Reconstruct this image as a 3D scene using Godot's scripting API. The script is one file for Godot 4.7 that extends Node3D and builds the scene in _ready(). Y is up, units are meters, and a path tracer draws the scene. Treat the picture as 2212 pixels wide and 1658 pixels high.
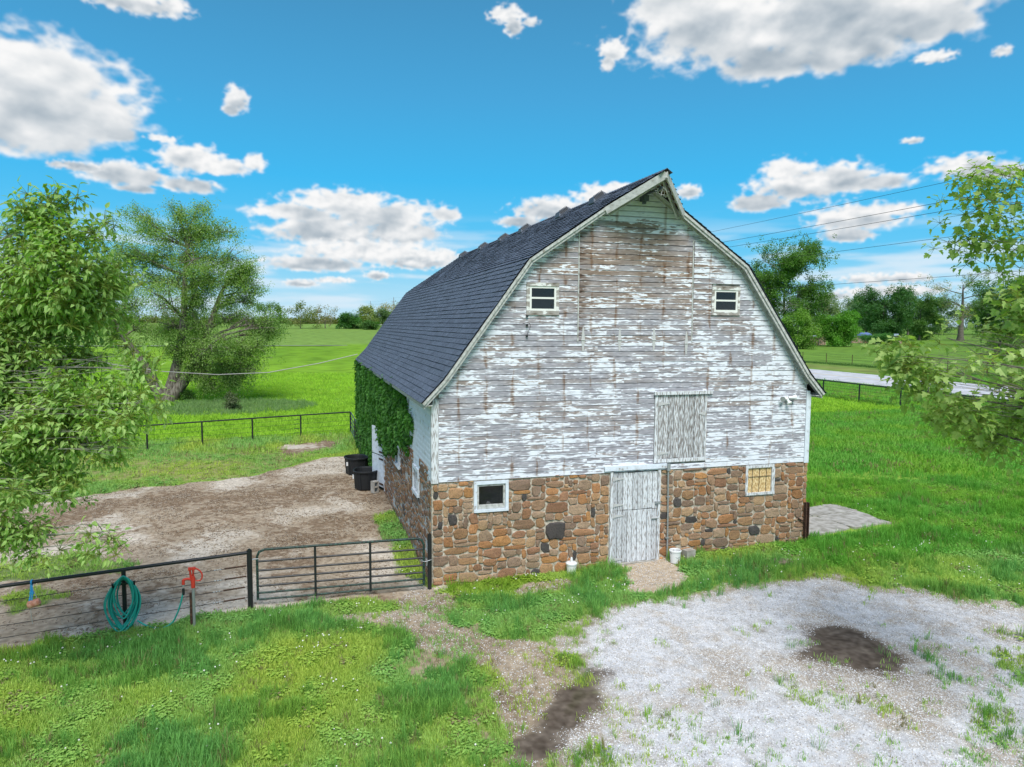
extends Node3D
# An old gambrel barn on a fieldstone base, with paddock, gravel yard, trees and fields.
# x runs along the barn front, z out of the front towards the viewer, metres.

const W := 9.6
const CX := 4.8
const SB := 2.30          # bottom of the siding
const BL := 18.19         # length of the barn
const EYE := Vector3(-2.678, 5.720, 14.983)
const RGT := Vector3(0.958726, 0.006796, 0.284249)
const UPV := Vector3(0.017124, 0.996519, -0.081582)
const FWD := Vector3(0.283814, -0.083083, -0.955273)
const PXF := 1536.4       # focal length when the picture is 2212 wide
# half profile of the roof: distance from the middle, height
const PROF := [[5.068, 4.052], [4.611, 4.537], [2.728, 7.134], [0.0, 9.0]]

var rng := RandomNumberGenerator.new()
var taken := {}
var nz := FastNoiseLite.new()
var nz2 := FastNoiseLite.new()
var M := {}


# ---------------------------------------------------------------- mesh building
class MB:
	var v := PackedVector3Array()
	var n := PackedVector3Array()
	var c := PackedColorArray()
	var uv := PackedVector2Array()
	var i := PackedInt32Array()
	var col := Color.WHITE
	var wall := false
	func tri(a: Vector3, b: Vector3, d: Vector3) -> void:   # anticlockwise from outside
		var q := (b - a).cross(d - a)
		if q.length_squared() < 1e-16:
			return
		q = q.normalized()
		var k := v.size()
		v.append(a); v.append(b); v.append(d)
		n.append(q); n.append(q); n.append(q)
		c.append(col); c.append(col); c.append(col)
		i.append(k); i.append(k + 2); i.append(k + 1)
	func quad(a: Vector3, b: Vector3, d: Vector3, e: Vector3) -> void:
		var q := (d - a).cross(e - b)
		if q.length_squared() < 1e-16:
			return
		q = q.normalized()
		var k := v.size()
		v.append(a); v.append(b); v.append(d); v.append(e)
		for j in 4:
			n.append(q); c.append(col)
		i.append(k); i.append(k + 2); i.append(k + 1)
		i.append(k); i.append(k + 3); i.append(k + 2)
	func box(lo: Vector3, hi: Vector3, t := Transform3D()) -> void:
		var p := []
		for k in 8:
			p.append(t * Vector3(hi.x if k & 1 else lo.x, hi.y if k & 2 else lo.y, hi.z if k & 4 else lo.z))
		quad(p[4], p[5], p[7], p[6]); quad(p[1], p[0], p[2], p[3])
		quad(p[5], p[1], p[3], p[7]); quad(p[0], p[4], p[6], p[2])
		quad(p[6], p[7], p[3], p[2]); quad(p[0], p[1], p[5], p[4])
	func beam(a: Vector3, b: Vector3, w: float, h: float, up := Vector3.UP) -> void:   # a bar from a to b, w across and h in the up direction, centred
		var d := (b - a).normalized()
		if absf(d.dot(up)) > 0.98:
			up = Vector3.FORWARD
		var s := d.cross(up).normalized()
		var u := s.cross(d)
		box(Vector3(-w / 2, -h / 2, 0), Vector3(w / 2, h / 2, (b - a).length()), Transform3D(Basis(-s, u, d), a))
	func tube(p: PackedVector3Array, r: PackedFloat32Array, sides := 6, caps := true) -> void:
		var m := p.size()
		if m < 2:
			return
		var t := (p[1] - p[0]).normalized()
		var x := t.cross(Vector3.UP if absf(t.y) < 0.9 else Vector3.RIGHT).normalized()
		var k0 := v.size()
		for j in m:
			t = (p[mini(j + 1, m - 1)] - p[maxi(j - 1, 0)]).normalized()
			x = (x - t * x.dot(t)).normalized()
			var y := t.cross(x)
			var rr: float = r[j] if j < r.size() else r[r.size() - 1]
			for s in sides:
				var a := TAU * s / sides
				var q := x * cos(a) + y * sin(a)
				v.append(p[j] + q * rr); n.append(q); c.append(col)
		for j in m - 1:
			for s in sides:
				var a := k0 + j * sides + s
				var b := k0 + j * sides + (s + 1) % sides
				i.append(a); i.append(b + sides); i.append(b)
				i.append(a); i.append(a + sides); i.append(b + sides)
		if caps and sides > 3:
			for e in 2:
				var j := 0 if e == 0 else m - 1
				var o := k0 + j * sides
				var cn := (p[0] - p[1]).normalized() if e == 0 else (p[m - 1] - p[m - 2]).normalized()
				var k := v.size()
				v.append(p[j]); n.append(cn); c.append(col)
				for s in sides:
					v.append(v[o + s]); n.append(cn); c.append(col)
				for s in sides:
					var a := k + 1 + s
					var b := k + 1 + (s + 1) % sides
					i.append(k)
					if e == 0:
						i.append(a); i.append(b)
					else:
						i.append(b); i.append(a)
	func lathe(prof: Array, sides := 20, at := Vector3.ZERO, sx := 1.0, sz := 1.0, power := 2.0) -> void:   # prof: [radius, height] from bottom outside up and over
		var ring := func(r: float, y: float, k: int) -> Vector3:
			var a := TAU * k / sides
			var ca := cos(a)
			var sa := sin(a)
			var q := pow(pow(absf(ca), power) + pow(absf(sa), power), -1.0 / power)
			return at + Vector3(ca * r * q * sx, y, sa * r * q * sz)
		for j in prof.size() - 1:
			for k in sides:
				var a: Vector3 = ring.call(prof[j][0], prof[j][1], k)
				var b: Vector3 = ring.call(prof[j][0], prof[j][1], k + 1)
				var d: Vector3 = ring.call(prof[j + 1][0], prof[j + 1][1], k + 1)
				var e: Vector3 = ring.call(prof[j + 1][0], prof[j + 1][1], k)
				if prof[j][0] < 1e-4:
					tri(a, e, d)
				elif prof[j + 1][0] < 1e-4:
					tri(b, a, e)
				else:
					quad(b, a, e, d)
	func mesh() -> ArrayMesh:
		var m := ArrayMesh.new()
		add_to(m)
		return m
	func add_to(m: ArrayMesh) -> void:
		var a := []
		a.resize(Mesh.ARRAY_MAX)
		a[Mesh.ARRAY_VERTEX] = v
		a[Mesh.ARRAY_NORMAL] = n
		a[Mesh.ARRAY_COLOR] = c
		if wall:
			uv.resize(v.size())
			for k in v.size():
				uv[k] = Vector2(v[k].x / 9.6, (9.1 - v[k].y) / 6.9)
		if uv.size() == v.size():
			a[Mesh.ARRAY_TEX_UV] = uv
		a[Mesh.ARRAY_INDEX] = i
		m.add_surface_from_arrays(Mesh.PRIMITIVE_TRIANGLES, a)


func numbered(called: String) -> String:
	taken[called] = taken.get(called, -1) + 1
	return called if taken[called] == 0 else "%s_%03d" % [called, taken[called]]


func tag(o: Node, label := "", category := "", group := "", kind := "") -> Node:
	if label: o.set_meta("label", label)
	if category: o.set_meta("category", category)
	if group: o.set_meta("group", group)
	if kind: o.set_meta("kind", kind)
	return o


func thing(called: String, label: String, category: String, at := Vector3.ZERO, group := "") -> Node3D:
	var o := Node3D.new()
	o.name = numbered(called)
	add_child(o)
	o.position = at
	tag(o, label, category, group)
	return o


var counts := {}
func part(b: MB, called: String, m: Material, parent: Node3D) -> MeshInstance3D:
	var o := MeshInstance3D.new()
	o.mesh = b.mesh()
	o.material_override = m
	if parent == self:
		o.name = numbered(called)
	else:
		var key := str(parent.get_instance_id()) + called
		counts[key] = counts.get(key, -1) + 1
		o.name = called if counts[key] == 0 else "%s_%03d" % [called, counts[key]]
	parent.add_child(o, true)
	return o


func scatter(called: String, mesh: Mesh, m: Material, where: Array, cols: PackedColorArray, parent: Node3D, kind := "stuff") -> MultiMeshInstance3D:
	var mm := MultiMesh.new()
	mm.transform_format = MultiMesh.TRANSFORM_3D
	mm.use_colors = true
	mm.mesh = mesh
	mm.instance_count = where.size()
	for k in where.size():
		mm.set_instance_transform(k, where[k])
		mm.set_instance_color(k, cols[k])
	var o := MultiMeshInstance3D.new()
	o.multimesh = mm
	o.material_override = m
	o.name = numbered(called) if parent == self else called
	parent.add_child(o, true)
	if kind: o.set_meta("kind", kind)
	return o


# ---------------------------------------------------------------- small maths
func R(a := 0.0, b := 1.0) -> float:
	return rng.randf_range(a, b)


func sst(a: float, b: float, x: float) -> float:
	var t := clampf((x - a) / (b - a), 0.0, 1.0)
	return t * t * (3.0 - 2.0 * t)


func at(px: float, py: float, d: float) -> Vector3:      # a point d metres in front of the eye
	return EYE + FWD * d + RGT * ((px - 1106.0) / PXF * d) - UPV * ((py - 828.8) / PXF * d)


func land(x: float, z: float) -> float:                   # height of the ground
	return 0.26 * sst(-1.0, 12.0, x) + 4.6 * sst(160.0, 620.0, -z)


func on(x: float, z: float, dy := 0.0) -> Vector3:
	return Vector3(x, land(x, z) + dy, z)


func in_view(p: Vector3, margin := 0.15) -> bool:
	var q := p - EYE
	var d := q.dot(FWD)
	if d < 1.0:
		return false
	var sx := q.dot(RGT) / d
	var sy := q.dot(UPV) / d
	return absf(sx) < 0.72 + margin and absf(sy) < 0.54 + margin


func hw(y: float) -> float:                               # half width of the gable at height y, to the roof's top side
	for k in 3:
		if y <= PROF[k + 1][1]:
			var t: float = (y - PROF[k][1]) / (PROF[k + 1][1] - PROF[k][1])
			return lerpf(PROF[k][0], PROF[k + 1][0], t)
	return 0.0


func bez(a: Vector3, b: Vector3, d: Vector3, m := 8) -> PackedVector3Array:
	var p := PackedVector3Array()
	for k in m + 1:
		var t := float(k) / m
		p.append(a.lerp(b, t).lerp(b.lerp(d, t), t))
	return p


func taper(a: float, b: float, m := 8) -> PackedFloat32Array:
	var p := PackedFloat32Array()
	for k in m + 1:
		p.append(lerpf(a, b, float(k) / m))
	return p


func V(p: Array) -> PackedVector3Array:
	return PackedVector3Array(p)


# ---------------------------------------------------------------- materials and textures
func lin(r: float, g: float, b: float, a := 1.0) -> Color:
	var c := Color(r, g, b).linear_to_srgb()
	c.a = a
	return c


func noise(sd: int, freq: float, oct := 4, kind := FastNoiseLite.TYPE_SIMPLEX_SMOOTH) -> FastNoiseLite:
	var f := FastNoiseLite.new()
	f.seed = sd
	f.frequency = freq
	f.noise_type = kind
	f.fractal_type = FastNoiseLite.FRACTAL_FBM if oct > 1 else FastNoiseLite.FRACTAL_NONE
	f.fractal_octaves = oct
	return f


func bytes(f: FastNoiseLite, w: int, h: int, tow := 0, toh := 0, seamless := false) -> PackedByteArray:
	var im: Image = f.get_seamless_image(w, h) if seamless else f.get_image(w, h)
	if tow:
		im.resize(tow, toh, Image.INTERPOLATE_CUBIC)
	im.convert(Image.FORMAT_L8)
	return im.get_data()


func ramp_tex(size: int, sd: int, freq: float, ramp: Array, oct := 5, kind := FastNoiseLite.TYPE_SIMPLEX_SMOOTH, stretch := 1) -> ImageTexture:
	# ramp: [position 0..1, linear colour], as a tileable picture
	var b: PackedByteArray
	if stretch > 1:
		b = bytes(noise(sd, freq, oct, kind), size, size / stretch, size, size, true)
	elif stretch < -1:
		b = bytes(noise(sd, freq, oct, kind), size / -stretch, size, size, size, true)
	else:
		b = bytes(noise(sd, freq, oct, kind), size, size, 0, 0, true)
	var g := Gradient.new()
	var offs := PackedFloat32Array()
	var cs := PackedColorArray()
	for r in ramp:
		offs.append(r[0]); cs.append(r[1])
	g.offsets = offs
	g.colors = cs
	var lut := PackedByteArray()
	lut.resize(768)
	for k in 256:
		var c := g.sample(k / 255.0).linear_to_srgb()
		lut[k * 3] = int(c.r * 255); lut[k * 3 + 1] = int(c.g * 255); lut[k * 3 + 2] = int(c.b * 255)
	var o := PackedByteArray()
	o.resize(b.size() * 3)
	for k in b.size():
		var q := b[k] * 3
		o[k * 3] = lut[q]; o[k * 3 + 1] = lut[q + 1]; o[k * 3 + 2] = lut[q + 2]
	return ImageTexture.create_from_image(Image.create_from_data(size, size, false, Image.FORMAT_RGB8, o))


func bump_tex(size: int, sd: int, freq: float, strength: float, oct := 5) -> ImageTexture:
	var im := noise(sd, freq, oct).get_seamless_image(size, size)
	im.convert(Image.FORMAT_RGBA8)
	im.bump_map_to_normal_map(strength)
	return ImageTexture.create_from_image(im)


func mat(c: Color, rough := 0.8, o := {}) -> StandardMaterial3D:
	var m := StandardMaterial3D.new()
	m.albedo_color = c
	m.roughness = rough
	m.metallic = o.get("metal", 0.0)
	m.metallic_specular = o.get("spec", 0.4)
	if o.has("tex"):
		m.albedo_texture = o.tex
		if o.has("tri"):
			m.uv1_triplanar = true
			m.uv1_world_triplanar = o.get("world", true)
			m.uv1_scale = Vector3.ONE * o.tri if o.tri is float else o.tri
	if o.has("nrm"):
		m.normal_enabled = true
		m.normal_texture = o.nrm
		m.normal_scale = o.get("nscale", 1.0)
		if o.has("tri") and not o.has("tex"):
			m.uv1_triplanar = true
			m.uv1_world_triplanar = true
			m.uv1_scale = Vector3.ONE * o.tri
	m.vertex_color_use_as_albedo = o.get("vc", false)
	if o.has("back"):
		m.backlight_enabled = true
		m.backlight = o.back
	return m


func g3(k: float, t := Color(1, 1, 1)) -> Color:
	return Color(t.r * k, t.g * k, t.b * k)


func materials() -> void:
	var bumpy := bump_tex(256, 5, 0.03, 3.0)
	var fine := bump_tex(256, 6, 0.08, 2.0)
	var speck := ramp_tex(256, 11, 0.05, [[0.0, g3(0.3)], [0.3, g3(0.7)], [0.45, g3(0.95)], [0.6, g3(1.0)], [0.75, Color(1.0, 0.9, 0.75)], [0.82, g3(1.0)], [1.0, g3(1.0)]], 6)
	M.stone = mat(Color.WHITE, 0.92, {"tex": speck, "tri": 2.2, "nrm": bumpy, "nscale": 0.9, "vc": true, "spec": 0.25})
	M.mortar = mat(Color.WHITE, 0.95, {"tex": ramp_tex(256, 12, 0.03, [[0.2, Color(0.32, 0.275, 0.22)], [0.5, Color(0.47, 0.42, 0.345)], [0.8, Color(0.58, 0.53, 0.455)]], 6), "tri": 1.3, "nrm": bumpy, "nscale": 1.4})
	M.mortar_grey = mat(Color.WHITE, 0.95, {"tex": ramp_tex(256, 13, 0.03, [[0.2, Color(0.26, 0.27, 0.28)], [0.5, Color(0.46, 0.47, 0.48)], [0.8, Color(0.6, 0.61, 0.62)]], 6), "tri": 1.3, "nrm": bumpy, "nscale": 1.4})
	M.trim = mat(Color.WHITE, 0.75, {"tex": ramp_tex(256, 14, 0.03, [[0.1, Color(0.24, 0.225, 0.20)], [0.3, Color(0.37, 0.385, 0.375)], [0.55, Color(0.46, 0.475, 0.47)], [0.9, Color(0.56, 0.575, 0.57)]], 6), "tri": 1.1})
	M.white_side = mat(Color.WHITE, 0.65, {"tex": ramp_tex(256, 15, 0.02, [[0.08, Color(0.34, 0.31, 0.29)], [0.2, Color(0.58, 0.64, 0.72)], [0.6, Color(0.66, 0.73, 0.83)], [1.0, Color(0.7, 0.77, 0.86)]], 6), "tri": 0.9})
	M.vinyl = mat(lin(0.74, 0.76, 0.74), 0.45)
	M.casing = mat(Color.WHITE, 0.85, {"tex": ramp_tex(256, 16, 0.02, [[0.1, Color(0.13, 0.11, 0.09)], [0.35, Color(0.29, 0.27, 0.25)], [0.6, Color(0.36, 0.345, 0.33)], [0.66, Color(0.68, 0.70, 0.70)], [1.0, Color(0.74, 0.76, 0.76)]], 6, FastNoiseLite.TYPE_SIMPLEX_SMOOTH, -3), "tri": 1.4})
	var peel := func(sd: int, cut: float) -> ImageTexture:
		return ramp_tex(512, sd, 0.085, [[0.0, Color(0.16, 0.145, 0.14)], [cut - 0.2, Color(0.28, 0.265, 0.265)], [cut - 0.03, Color(0.42, 0.415, 0.43)], [cut, Color(0.63, 0.67, 0.72)], [1.0, Color(0.70, 0.74, 0.80)]], 6, FastNoiseLite.TYPE_SIMPLEX_SMOOTH, 8)
	M.door_planks = mat(Color.WHITE, 0.8, {"tex": peel.call(21, 0.41), "tri": 0.9, "vc": true})
	M.loft_planks = mat(Color.WHITE, 0.8, {"tex": peel.call(22, 0.55), "tri": 0.8, "vc": true})
	M.corner = mat(Color.WHITE, 0.8, {"tex": peel.call(23, 0.46), "tri": 0.7})
	M.hinge = mat(lin(0.48, 0.49, 0.50), 0.6)
	M.dark_inside = mat(lin(0.02, 0.02, 0.02), 0.95)
	M.pane = mat(Color(0.05, 0.07, 0.07, 0.45), 0.06, {"spec": 0.5})
	M.pane.transparency = BaseMaterial3D.TRANSPARENCY_ALPHA
	M.screen = mat(lin(0.055, 0.065, 0.08), 0.5)
	M.osb = mat(Color.WHITE, 0.85, {"tex": ramp_tex(256, 31, 0.06, [[0.15, Color(0.36, 0.22, 0.09)], [0.4, Color(0.60, 0.42, 0.20)], [0.6, Color(0.72, 0.56, 0.31)], [1.0, Color(0.80, 0.66, 0.42)]], 3, FastNoiseLite.TYPE_CELLULAR, 2), "tri": 1.7})
	M.shingle = mat(Color.WHITE, 0.9, {"tex": ramp_tex(256, 32, 0.12, [[0.2, g3(0.7)], [0.5, g3(1.0)], [0.8, g3(1.3)]], 3), "tri": 3.0, "vc": true, "spec": 0.3})
	M.roof_deck = mat(lin(0.03, 0.033, 0.04), 0.9)
	M.vent = mat(lin(0.09, 0.11, 0.15), 0.6)
	M.vent_slat = mat(lin(0.075, 0.075, 0.08), 0.6)
	M.roof_board = mat(Color.WHITE, 0.9, {"tex": ramp_tex(256, 33, 0.03, [[0.2, Color(0.10, 0.055, 0.03)], [0.6, Color(0.20, 0.12, 0.07)], [0.9, Color(0.28, 0.19, 0.12)]], 5), "tri": 1.0})
	M.black = mat(lin(0.018, 0.019, 0.022), 0.38, {"spec": 0.5})
	M.green_metal = mat(Color.WHITE, 0.45, {"tex": ramp_tex(256, 34, 0.04, [[0.3, Color(0.02, 0.024, 0.025)], [0.55, Color(0.022, 0.05, 0.042)], [0.75, Color(0.03, 0.085, 0.065)], [0.95, Color(0.14, 0.16, 0.15)]], 5), "tri": 1.5})
	M.rust = mat(Color.WHITE, 0.85, {"tex": ramp_tex(256, 35, 0.04, [[0.2, Color(0.035, 0.022, 0.018)], [0.6, Color(0.075, 0.04, 0.028)], [0.9, Color(0.15, 0.08, 0.05)]], 5), "tri": 1.5})
	M.galv = mat(lin(0.42, 0.44, 0.46), 0.45, {"metal": 0.6})
	M.wire = mat(lin(0.05, 0.045, 0.042), 0.6)
	M.cable = mat(lin(0.02, 0.02, 0.022), 0.7)
	M.pale_cable = mat(lin(0.45, 0.45, 0.43), 0.7)
	M.hose = mat(lin(0.02, 0.36, 0.31), 0.38, {"spec": 0.5})
	M.red = mat(lin(0.62, 0.055, 0.035), 0.45)
	M.blue = mat(lin(0.06, 0.38, 0.78), 0.7)
	M.salt = mat(Color.WHITE, 0.7, {"tex": ramp_tex(128, 36, 0.03, [[0.2, Color(0.62, 0.22, 0.15)], [0.8, Color(0.82, 0.42, 0.32)]], 4), "tri": 4.0})
	M.tub = mat(lin(0.016, 0.018, 0.021), 0.5)
	M.bucket = mat(lin(0.74, 0.76, 0.78), 0.4)
	M.water = mat(lin(0.05, 0.055, 0.05), 0.05, {"spec": 0.6})
	M.feed = mat(lin(0.24, 0.16, 0.10), 0.9)
	M.concrete = mat(Color.WHITE, 0.92, {"tex": ramp_tex(256, 37, 0.02, [[0.2, Color(0.25, 0.235, 0.205)], [0.5, Color(0.34, 0.325, 0.30)], [0.85, Color(0.43, 0.415, 0.385)]], 6), "tri": 0.6})
	M.road = mat(Color.WHITE, 0.85, {"tex": ramp_tex(256, 38, 0.02, [[0.2, Color(0.40, 0.41, 0.44)], [0.6, Color(0.50, 0.51, 0.54)], [0.9, Color(0.56, 0.57, 0.6)]], 5), "tri": 0.12})
	M.bark = mat(Color.WHITE, 0.95, {"tex": ramp_tex(256, 39, 0.03, [[0.15, Color(0.05, 0.042, 0.035)], [0.5, Color(0.15, 0.13, 0.11)], [0.85, Color(0.27, 0.25, 0.22)]], 6, FastNoiseLite.TYPE_SIMPLEX_SMOOTH, 4), "tri": 0.9, "nrm": bumpy})
	M.bark_pale = mat(Color.WHITE, 0.95, {"tex": ramp_tex(256, 40, 0.03, [[0.15, Color(0.13, 0.12, 0.10)], [0.5, Color(0.27, 0.26, 0.23)], [0.85, Color(0.42, 0.41, 0.37)]], 6, FastNoiseLite.TYPE_SIMPLEX_SMOOTH, 4), "tri": 0.9})
	M.leaf = mat(Color.WHITE, 0.55, {"vc": true, "back": Color(0.9, 1.0, 0.5), "spec": 0.35})
	M.grass = mat(Color.WHITE, 0.7, {"vc": true, "back": Color(0.75, 0.8, 0.4), "spec": 0.2})
	M.pebble = mat(Color.WHITE, 0.9, {"vc": true, "spec": 0.25})
	M.pole = mat(lin(0.22, 0.20, 0.18), 0.9)
	M.tin = mat(lin(0.30, 0.33, 0.40), 0.5, {"metal": 0.3})
	M.lens = mat(lin(0.85, 0.85, 0.72), 0.2)
	M.knob = mat(lin(0.03, 0.03, 0.035), 0.4)


# ---------------------------------------------------------------- sky
# clouds as [azimuth, height, half width, half height] in degrees; azimuth 0 is straight away from the barn front
const CLOUDS := [
	[[-16.3, 14.6, 7.1, 3.9], [-13.7, 13.6, 4.1, 2.6], [-17.1, 12.6, 6.0, 2.8], [-11.9, 12.7, 1.7, 0.8], [-17.7, 16.0, 4.5, 2.2], [-22.0, 14.5, 6.0, 3.0]],
	[[-10.9, 20.9, 4.1, 0.9], [-8.3, 21.1, 1.3, 0.7]],
	[[-4.2, 15.8, 1.0, 1.2], [-4.6, 15.1, 0.7, 0.5]],
	[[16.0, 22.6, 1.7, 0.8], [16.5, 21.8, 0.9, 0.8], [17.8, 22.2, 0.8, 0.4]],
	[[24.2, 20.2, 1.3, 1.0], [23.8, 19.3, 0.7, 0.7]],
	[[-11.5, 10.0, 3.4, 1.1], [-7.4, 11.5, 2.6, 1.4], [-5.3, 11.2, 2.2, 0.9], [-3.1, 11.6, 1.0, 0.9], [-7.5, 9.7, 2.4, 0.7], [-10.8, 9.2, 1.7, 0.4]],
	[[3.3, 9.1, 4.9, 1.4], [6.4, 8.2, 5.6, 1.7], [-0.2, 8.2, 4.1, 1.0], [2.6, 7.0, 6.3, 1.5], [11.1, 8.5, 1.7, 0.7], [7.5, 7.2, 4.1, 1.7]],
	[[5.3, 5.5, 7.1, 1.2], [1.1, 4.5, 4.9, 0.8]],
	[[8.9, 4.8, 3.4, 0.8], [10.6, 5.3, 2.1, 0.7]],
	[[5.9, 3.7, 1.2, 0.5]], [[0.1, 3.0, 1.5, 0.4], [2.5, 3.3, 1.9, 0.3]],
	[[19.9, 8.9, 4.1, 1.2], [23.1, 10.1, 2.2, 0.9], [17.3, 8.0, 2.4, 0.6], [24.6, 10.6, 1.5, 0.5]],
	[[30.2, 10.1, 1.1, 0.7]],
	[[38.4, 20.5, 13.8, 3.4], [32.2, 21.5, 7.1, 3.4], [36.2, 18.7, 5.2, 1.8], [44.2, 20.8, 7.5, 2.2], [28.5, 22.6, 3.7, 1.9], [45.4, 19.5, 4.5, 1.5], [40.6, 18.8, 4.9, 1.9], [38.0, 24.0, 12.0, 3.5]],
	[[38.5, 10.2, 4.5, 1.7], [40.9, 10.4, 2.8, 1.5], [35.3, 9.1, 2.5, 0.9], [37.2, 11.2, 2.2, 1.2], [43.3, 10.0, 2.6, 0.7]],
	[[42.0, 7.7, 3.9, 1.3], [41.4, 6.5, 2.1, 0.7], [44.3, 8.1, 2.2, 0.7]],
	[[48.3, 10.6, 2.6, 1.0], [50.1, 10.1, 2.2, 0.7]],
	[[43.0, 3.4, 2.2, 0.5], [45.3, 3.4, 1.9, 0.5]], [[44.5, 2.5, 4.5, 0.5], [40.7, 2.2, 1.5, 0.3]],
	[[45.2, 12.6, 0.8, 0.3]], [[50.1, 17.3, 0.7, 0.4]], [[46.3, 17.6, 1.5, 0.5]],
	[[-14.6, 10.3, 1.9, 0.4], [-9.2, 12.7, 1.3, 0.3]], [[30.5, 4.6, 2.0, 0.6]],
]


func air(el: float) -> Color:                             # clear air at a height in degrees, as seen in the photograph (sRGB)
	var g := [[0.0, Color(0.80, 0.91, 0.97)], [2.5, Color(0.66, 0.87, 0.97)], [6.0, Color(0.40, 0.79, 0.97)], [11.0, Color(0.27, 0.73, 0.95)], [17.0, Color(0.29, 0.655, 0.865)], [24.0, Color(0.28, 0.58, 0.77)], [40.0, Color(0.24, 0.52, 0.74)], [90.0, Color(0.20, 0.44, 0.68)]]
	for k in g.size() - 1:
		if el <= g[k + 1][0]:
			var t: float = (el - g[k][0]) / (g[k + 1][0] - g[k][0])
			return (g[k][1] as Color).lerp(g[k + 1][1], clampf(t, 0.0, 1.0))
	return g[-1][1]


func build_sky() -> ImageTexture:
	var w := 4096
	var h := 2048
	var im := Image.create(w, h, false, Image.FORMAT_RGBAF)
	var cirrus := noise(71, 0.25, 5)
	var step := 360.0 / w
	for y in h:
		var el := 90.0 - (y + 0.5) * step
		var c := air(maxf(el, 0.0)).srgb_to_linear()
		if el < 0.0:
			c = Color(0.16, 0.20, 0.10)
		im.fill_rect(Rect2i(0, y, w, 1), c)
		if el > 0.0 and el < 9.0:                         # thin streaks low down
			var fade := sst(0.0, 1.5, el) * (1.0 - sst(4.5, 9.0, el))
			var cw := Color(0.86, 0.93, 0.98).srgb_to_linear()
			for x in w:
				var az := (x + 0.5) * step
				var a := cirrus.get_noise_3d(cos(deg_to_rad(az)) * 22.0, el * 3.4, sin(deg_to_rad(az)) * 22.0)
				a = sst(-0.22, 0.45, a) * fade
				if a > 0.01:
					im.set_pixel(x, y, c.lerp(cw, a * 0.85))
	var all := CLOUDS.duplicate()
	var r := RandomNumberGenerator.new()
	r.seed = 77
	for k in 60:                                          # the same fair-weather clouds round the rest of the sky
		var a := r.randf_range(62.0, 326.0)
		var e := 4.0 + 50.0 * pow(r.randf(), 1.7)
		var s := 1.0 + e * 0.14
		var cl := []
		for j in 4:
			cl.append([a + r.randf_range(-2.2, 2.2) * s, e + r.randf_range(-0.25, 0.5) * s, r.randf_range(1.5, 3.6) * s, r.randf_range(0.5, 1.1) * s])
		all.append(cl)
	for k in 9:
		var a := r.randf_range(-30.0, 60.0)
		var cl := []
		for j in 4:
			cl.append([a + r.randf_range(-8, 8), 42.0 + k * 4.5 + r.randf_range(-2, 3), r.randf_range(5, 11), r.randf_range(2, 4)])
		all.append(cl)
	var n1 := noise(72, 1.0, 5)
	var n2 := noise(73, 1.0, 5)
	var n3 := noise(74, 0.6, 2)
	for cl in all:
		var lo := Vector2(1e9, 1e9)
		var hi := Vector2(-1e9, -1e9)
		var big := 0.0
		for b in cl:
			lo = lo.min(Vector2(b[0] - b[2], b[1] - b[3])); hi = hi.max(Vector2(b[0] + b[2], b[1] + b[3]))
			big = maxf(big, b[3])
		var mx := 0.35 * (hi.x - lo.x) * 0.5 + 0.5
		var my := 0.5 * big + 0.2
		var top := hi.y
		var base := lo.y
		var fq := 0.55 / pow(big, 0.75)                    # billows follow the size of the cloud
		var nb: int = cl.size()
		for y in range(maxi(0, int((90.0 - hi.y - my) / step)), mini(h / 2 - 4, int((90.0 - lo.y + my) / step))):
			var el := 90.0 - (y + 0.5) * step
			for xi in range(int((lo.x - mx) / step), int((hi.x + mx) / step)):
				var az := (xi + 0.5) * step
				var f := -1.0
				for j in nb:
					var b: Array = cl[j]
					var dx: float = (az - b[0]) / b[2]
					var dy: float = (el - b[1]) / b[3]
					if dy < 0.0:
						dy *= 1.25
					var q := 1.0 - sqrt(dx * dx + dy * dy)
					if q > f:
						f = q
				if f < -0.5:
					continue
				var u := az * fq
				var v := el * fq * 1.7
				var puff := 0.62 - absf(n1.get_noise_2d(u, v)) * 1.9            # rounded billows
				var a2 := n2.get_noise_2d(u * 2.2 + 31.0, v * 2.2)
				var d := f * 1.2 - 0.07 + puff * 0.44 + a2 * 0.24
				if d < 0.0:
					continue
				var alpha := sst(0.0, 0.55, d)
				if alpha < 0.004:
					continue
				var up := clampf((el - base) / maxf(top - base, 0.1), 0.0, 1.0)
				var soft := n3.get_noise_2d(u * 0.9 + 7.0, v * 1.3)
				var relief := puff - (0.62 - absf(n1.get_noise_2d(u + 0.10, v - 0.16)) * 1.9)
				var body := sst(0.0, 0.55, f + soft * 0.3)
				var lum := 0.98 - body * (0.36 * (1.0 - sst(0.0, 0.85, up + soft * 0.55))) + relief * 0.07 * body + a2 * 0.08
				lum = clampf(lum, 0.52, 1.0)
				var cc := Color(0.62 + 0.36 * (lum - 0.52) / 0.48, 0.68 + 0.30 * (lum - 0.52) / 0.48, 0.73 + 0.25 * (lum - 0.52) / 0.48).srgb_to_linear()
				var x := posmod(xi, w)
				var old := im.get_pixel(x, y)
				im.set_pixel(x, y, old.lerp(cc, alpha))
	return ImageTexture.create_from_image(im)


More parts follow.
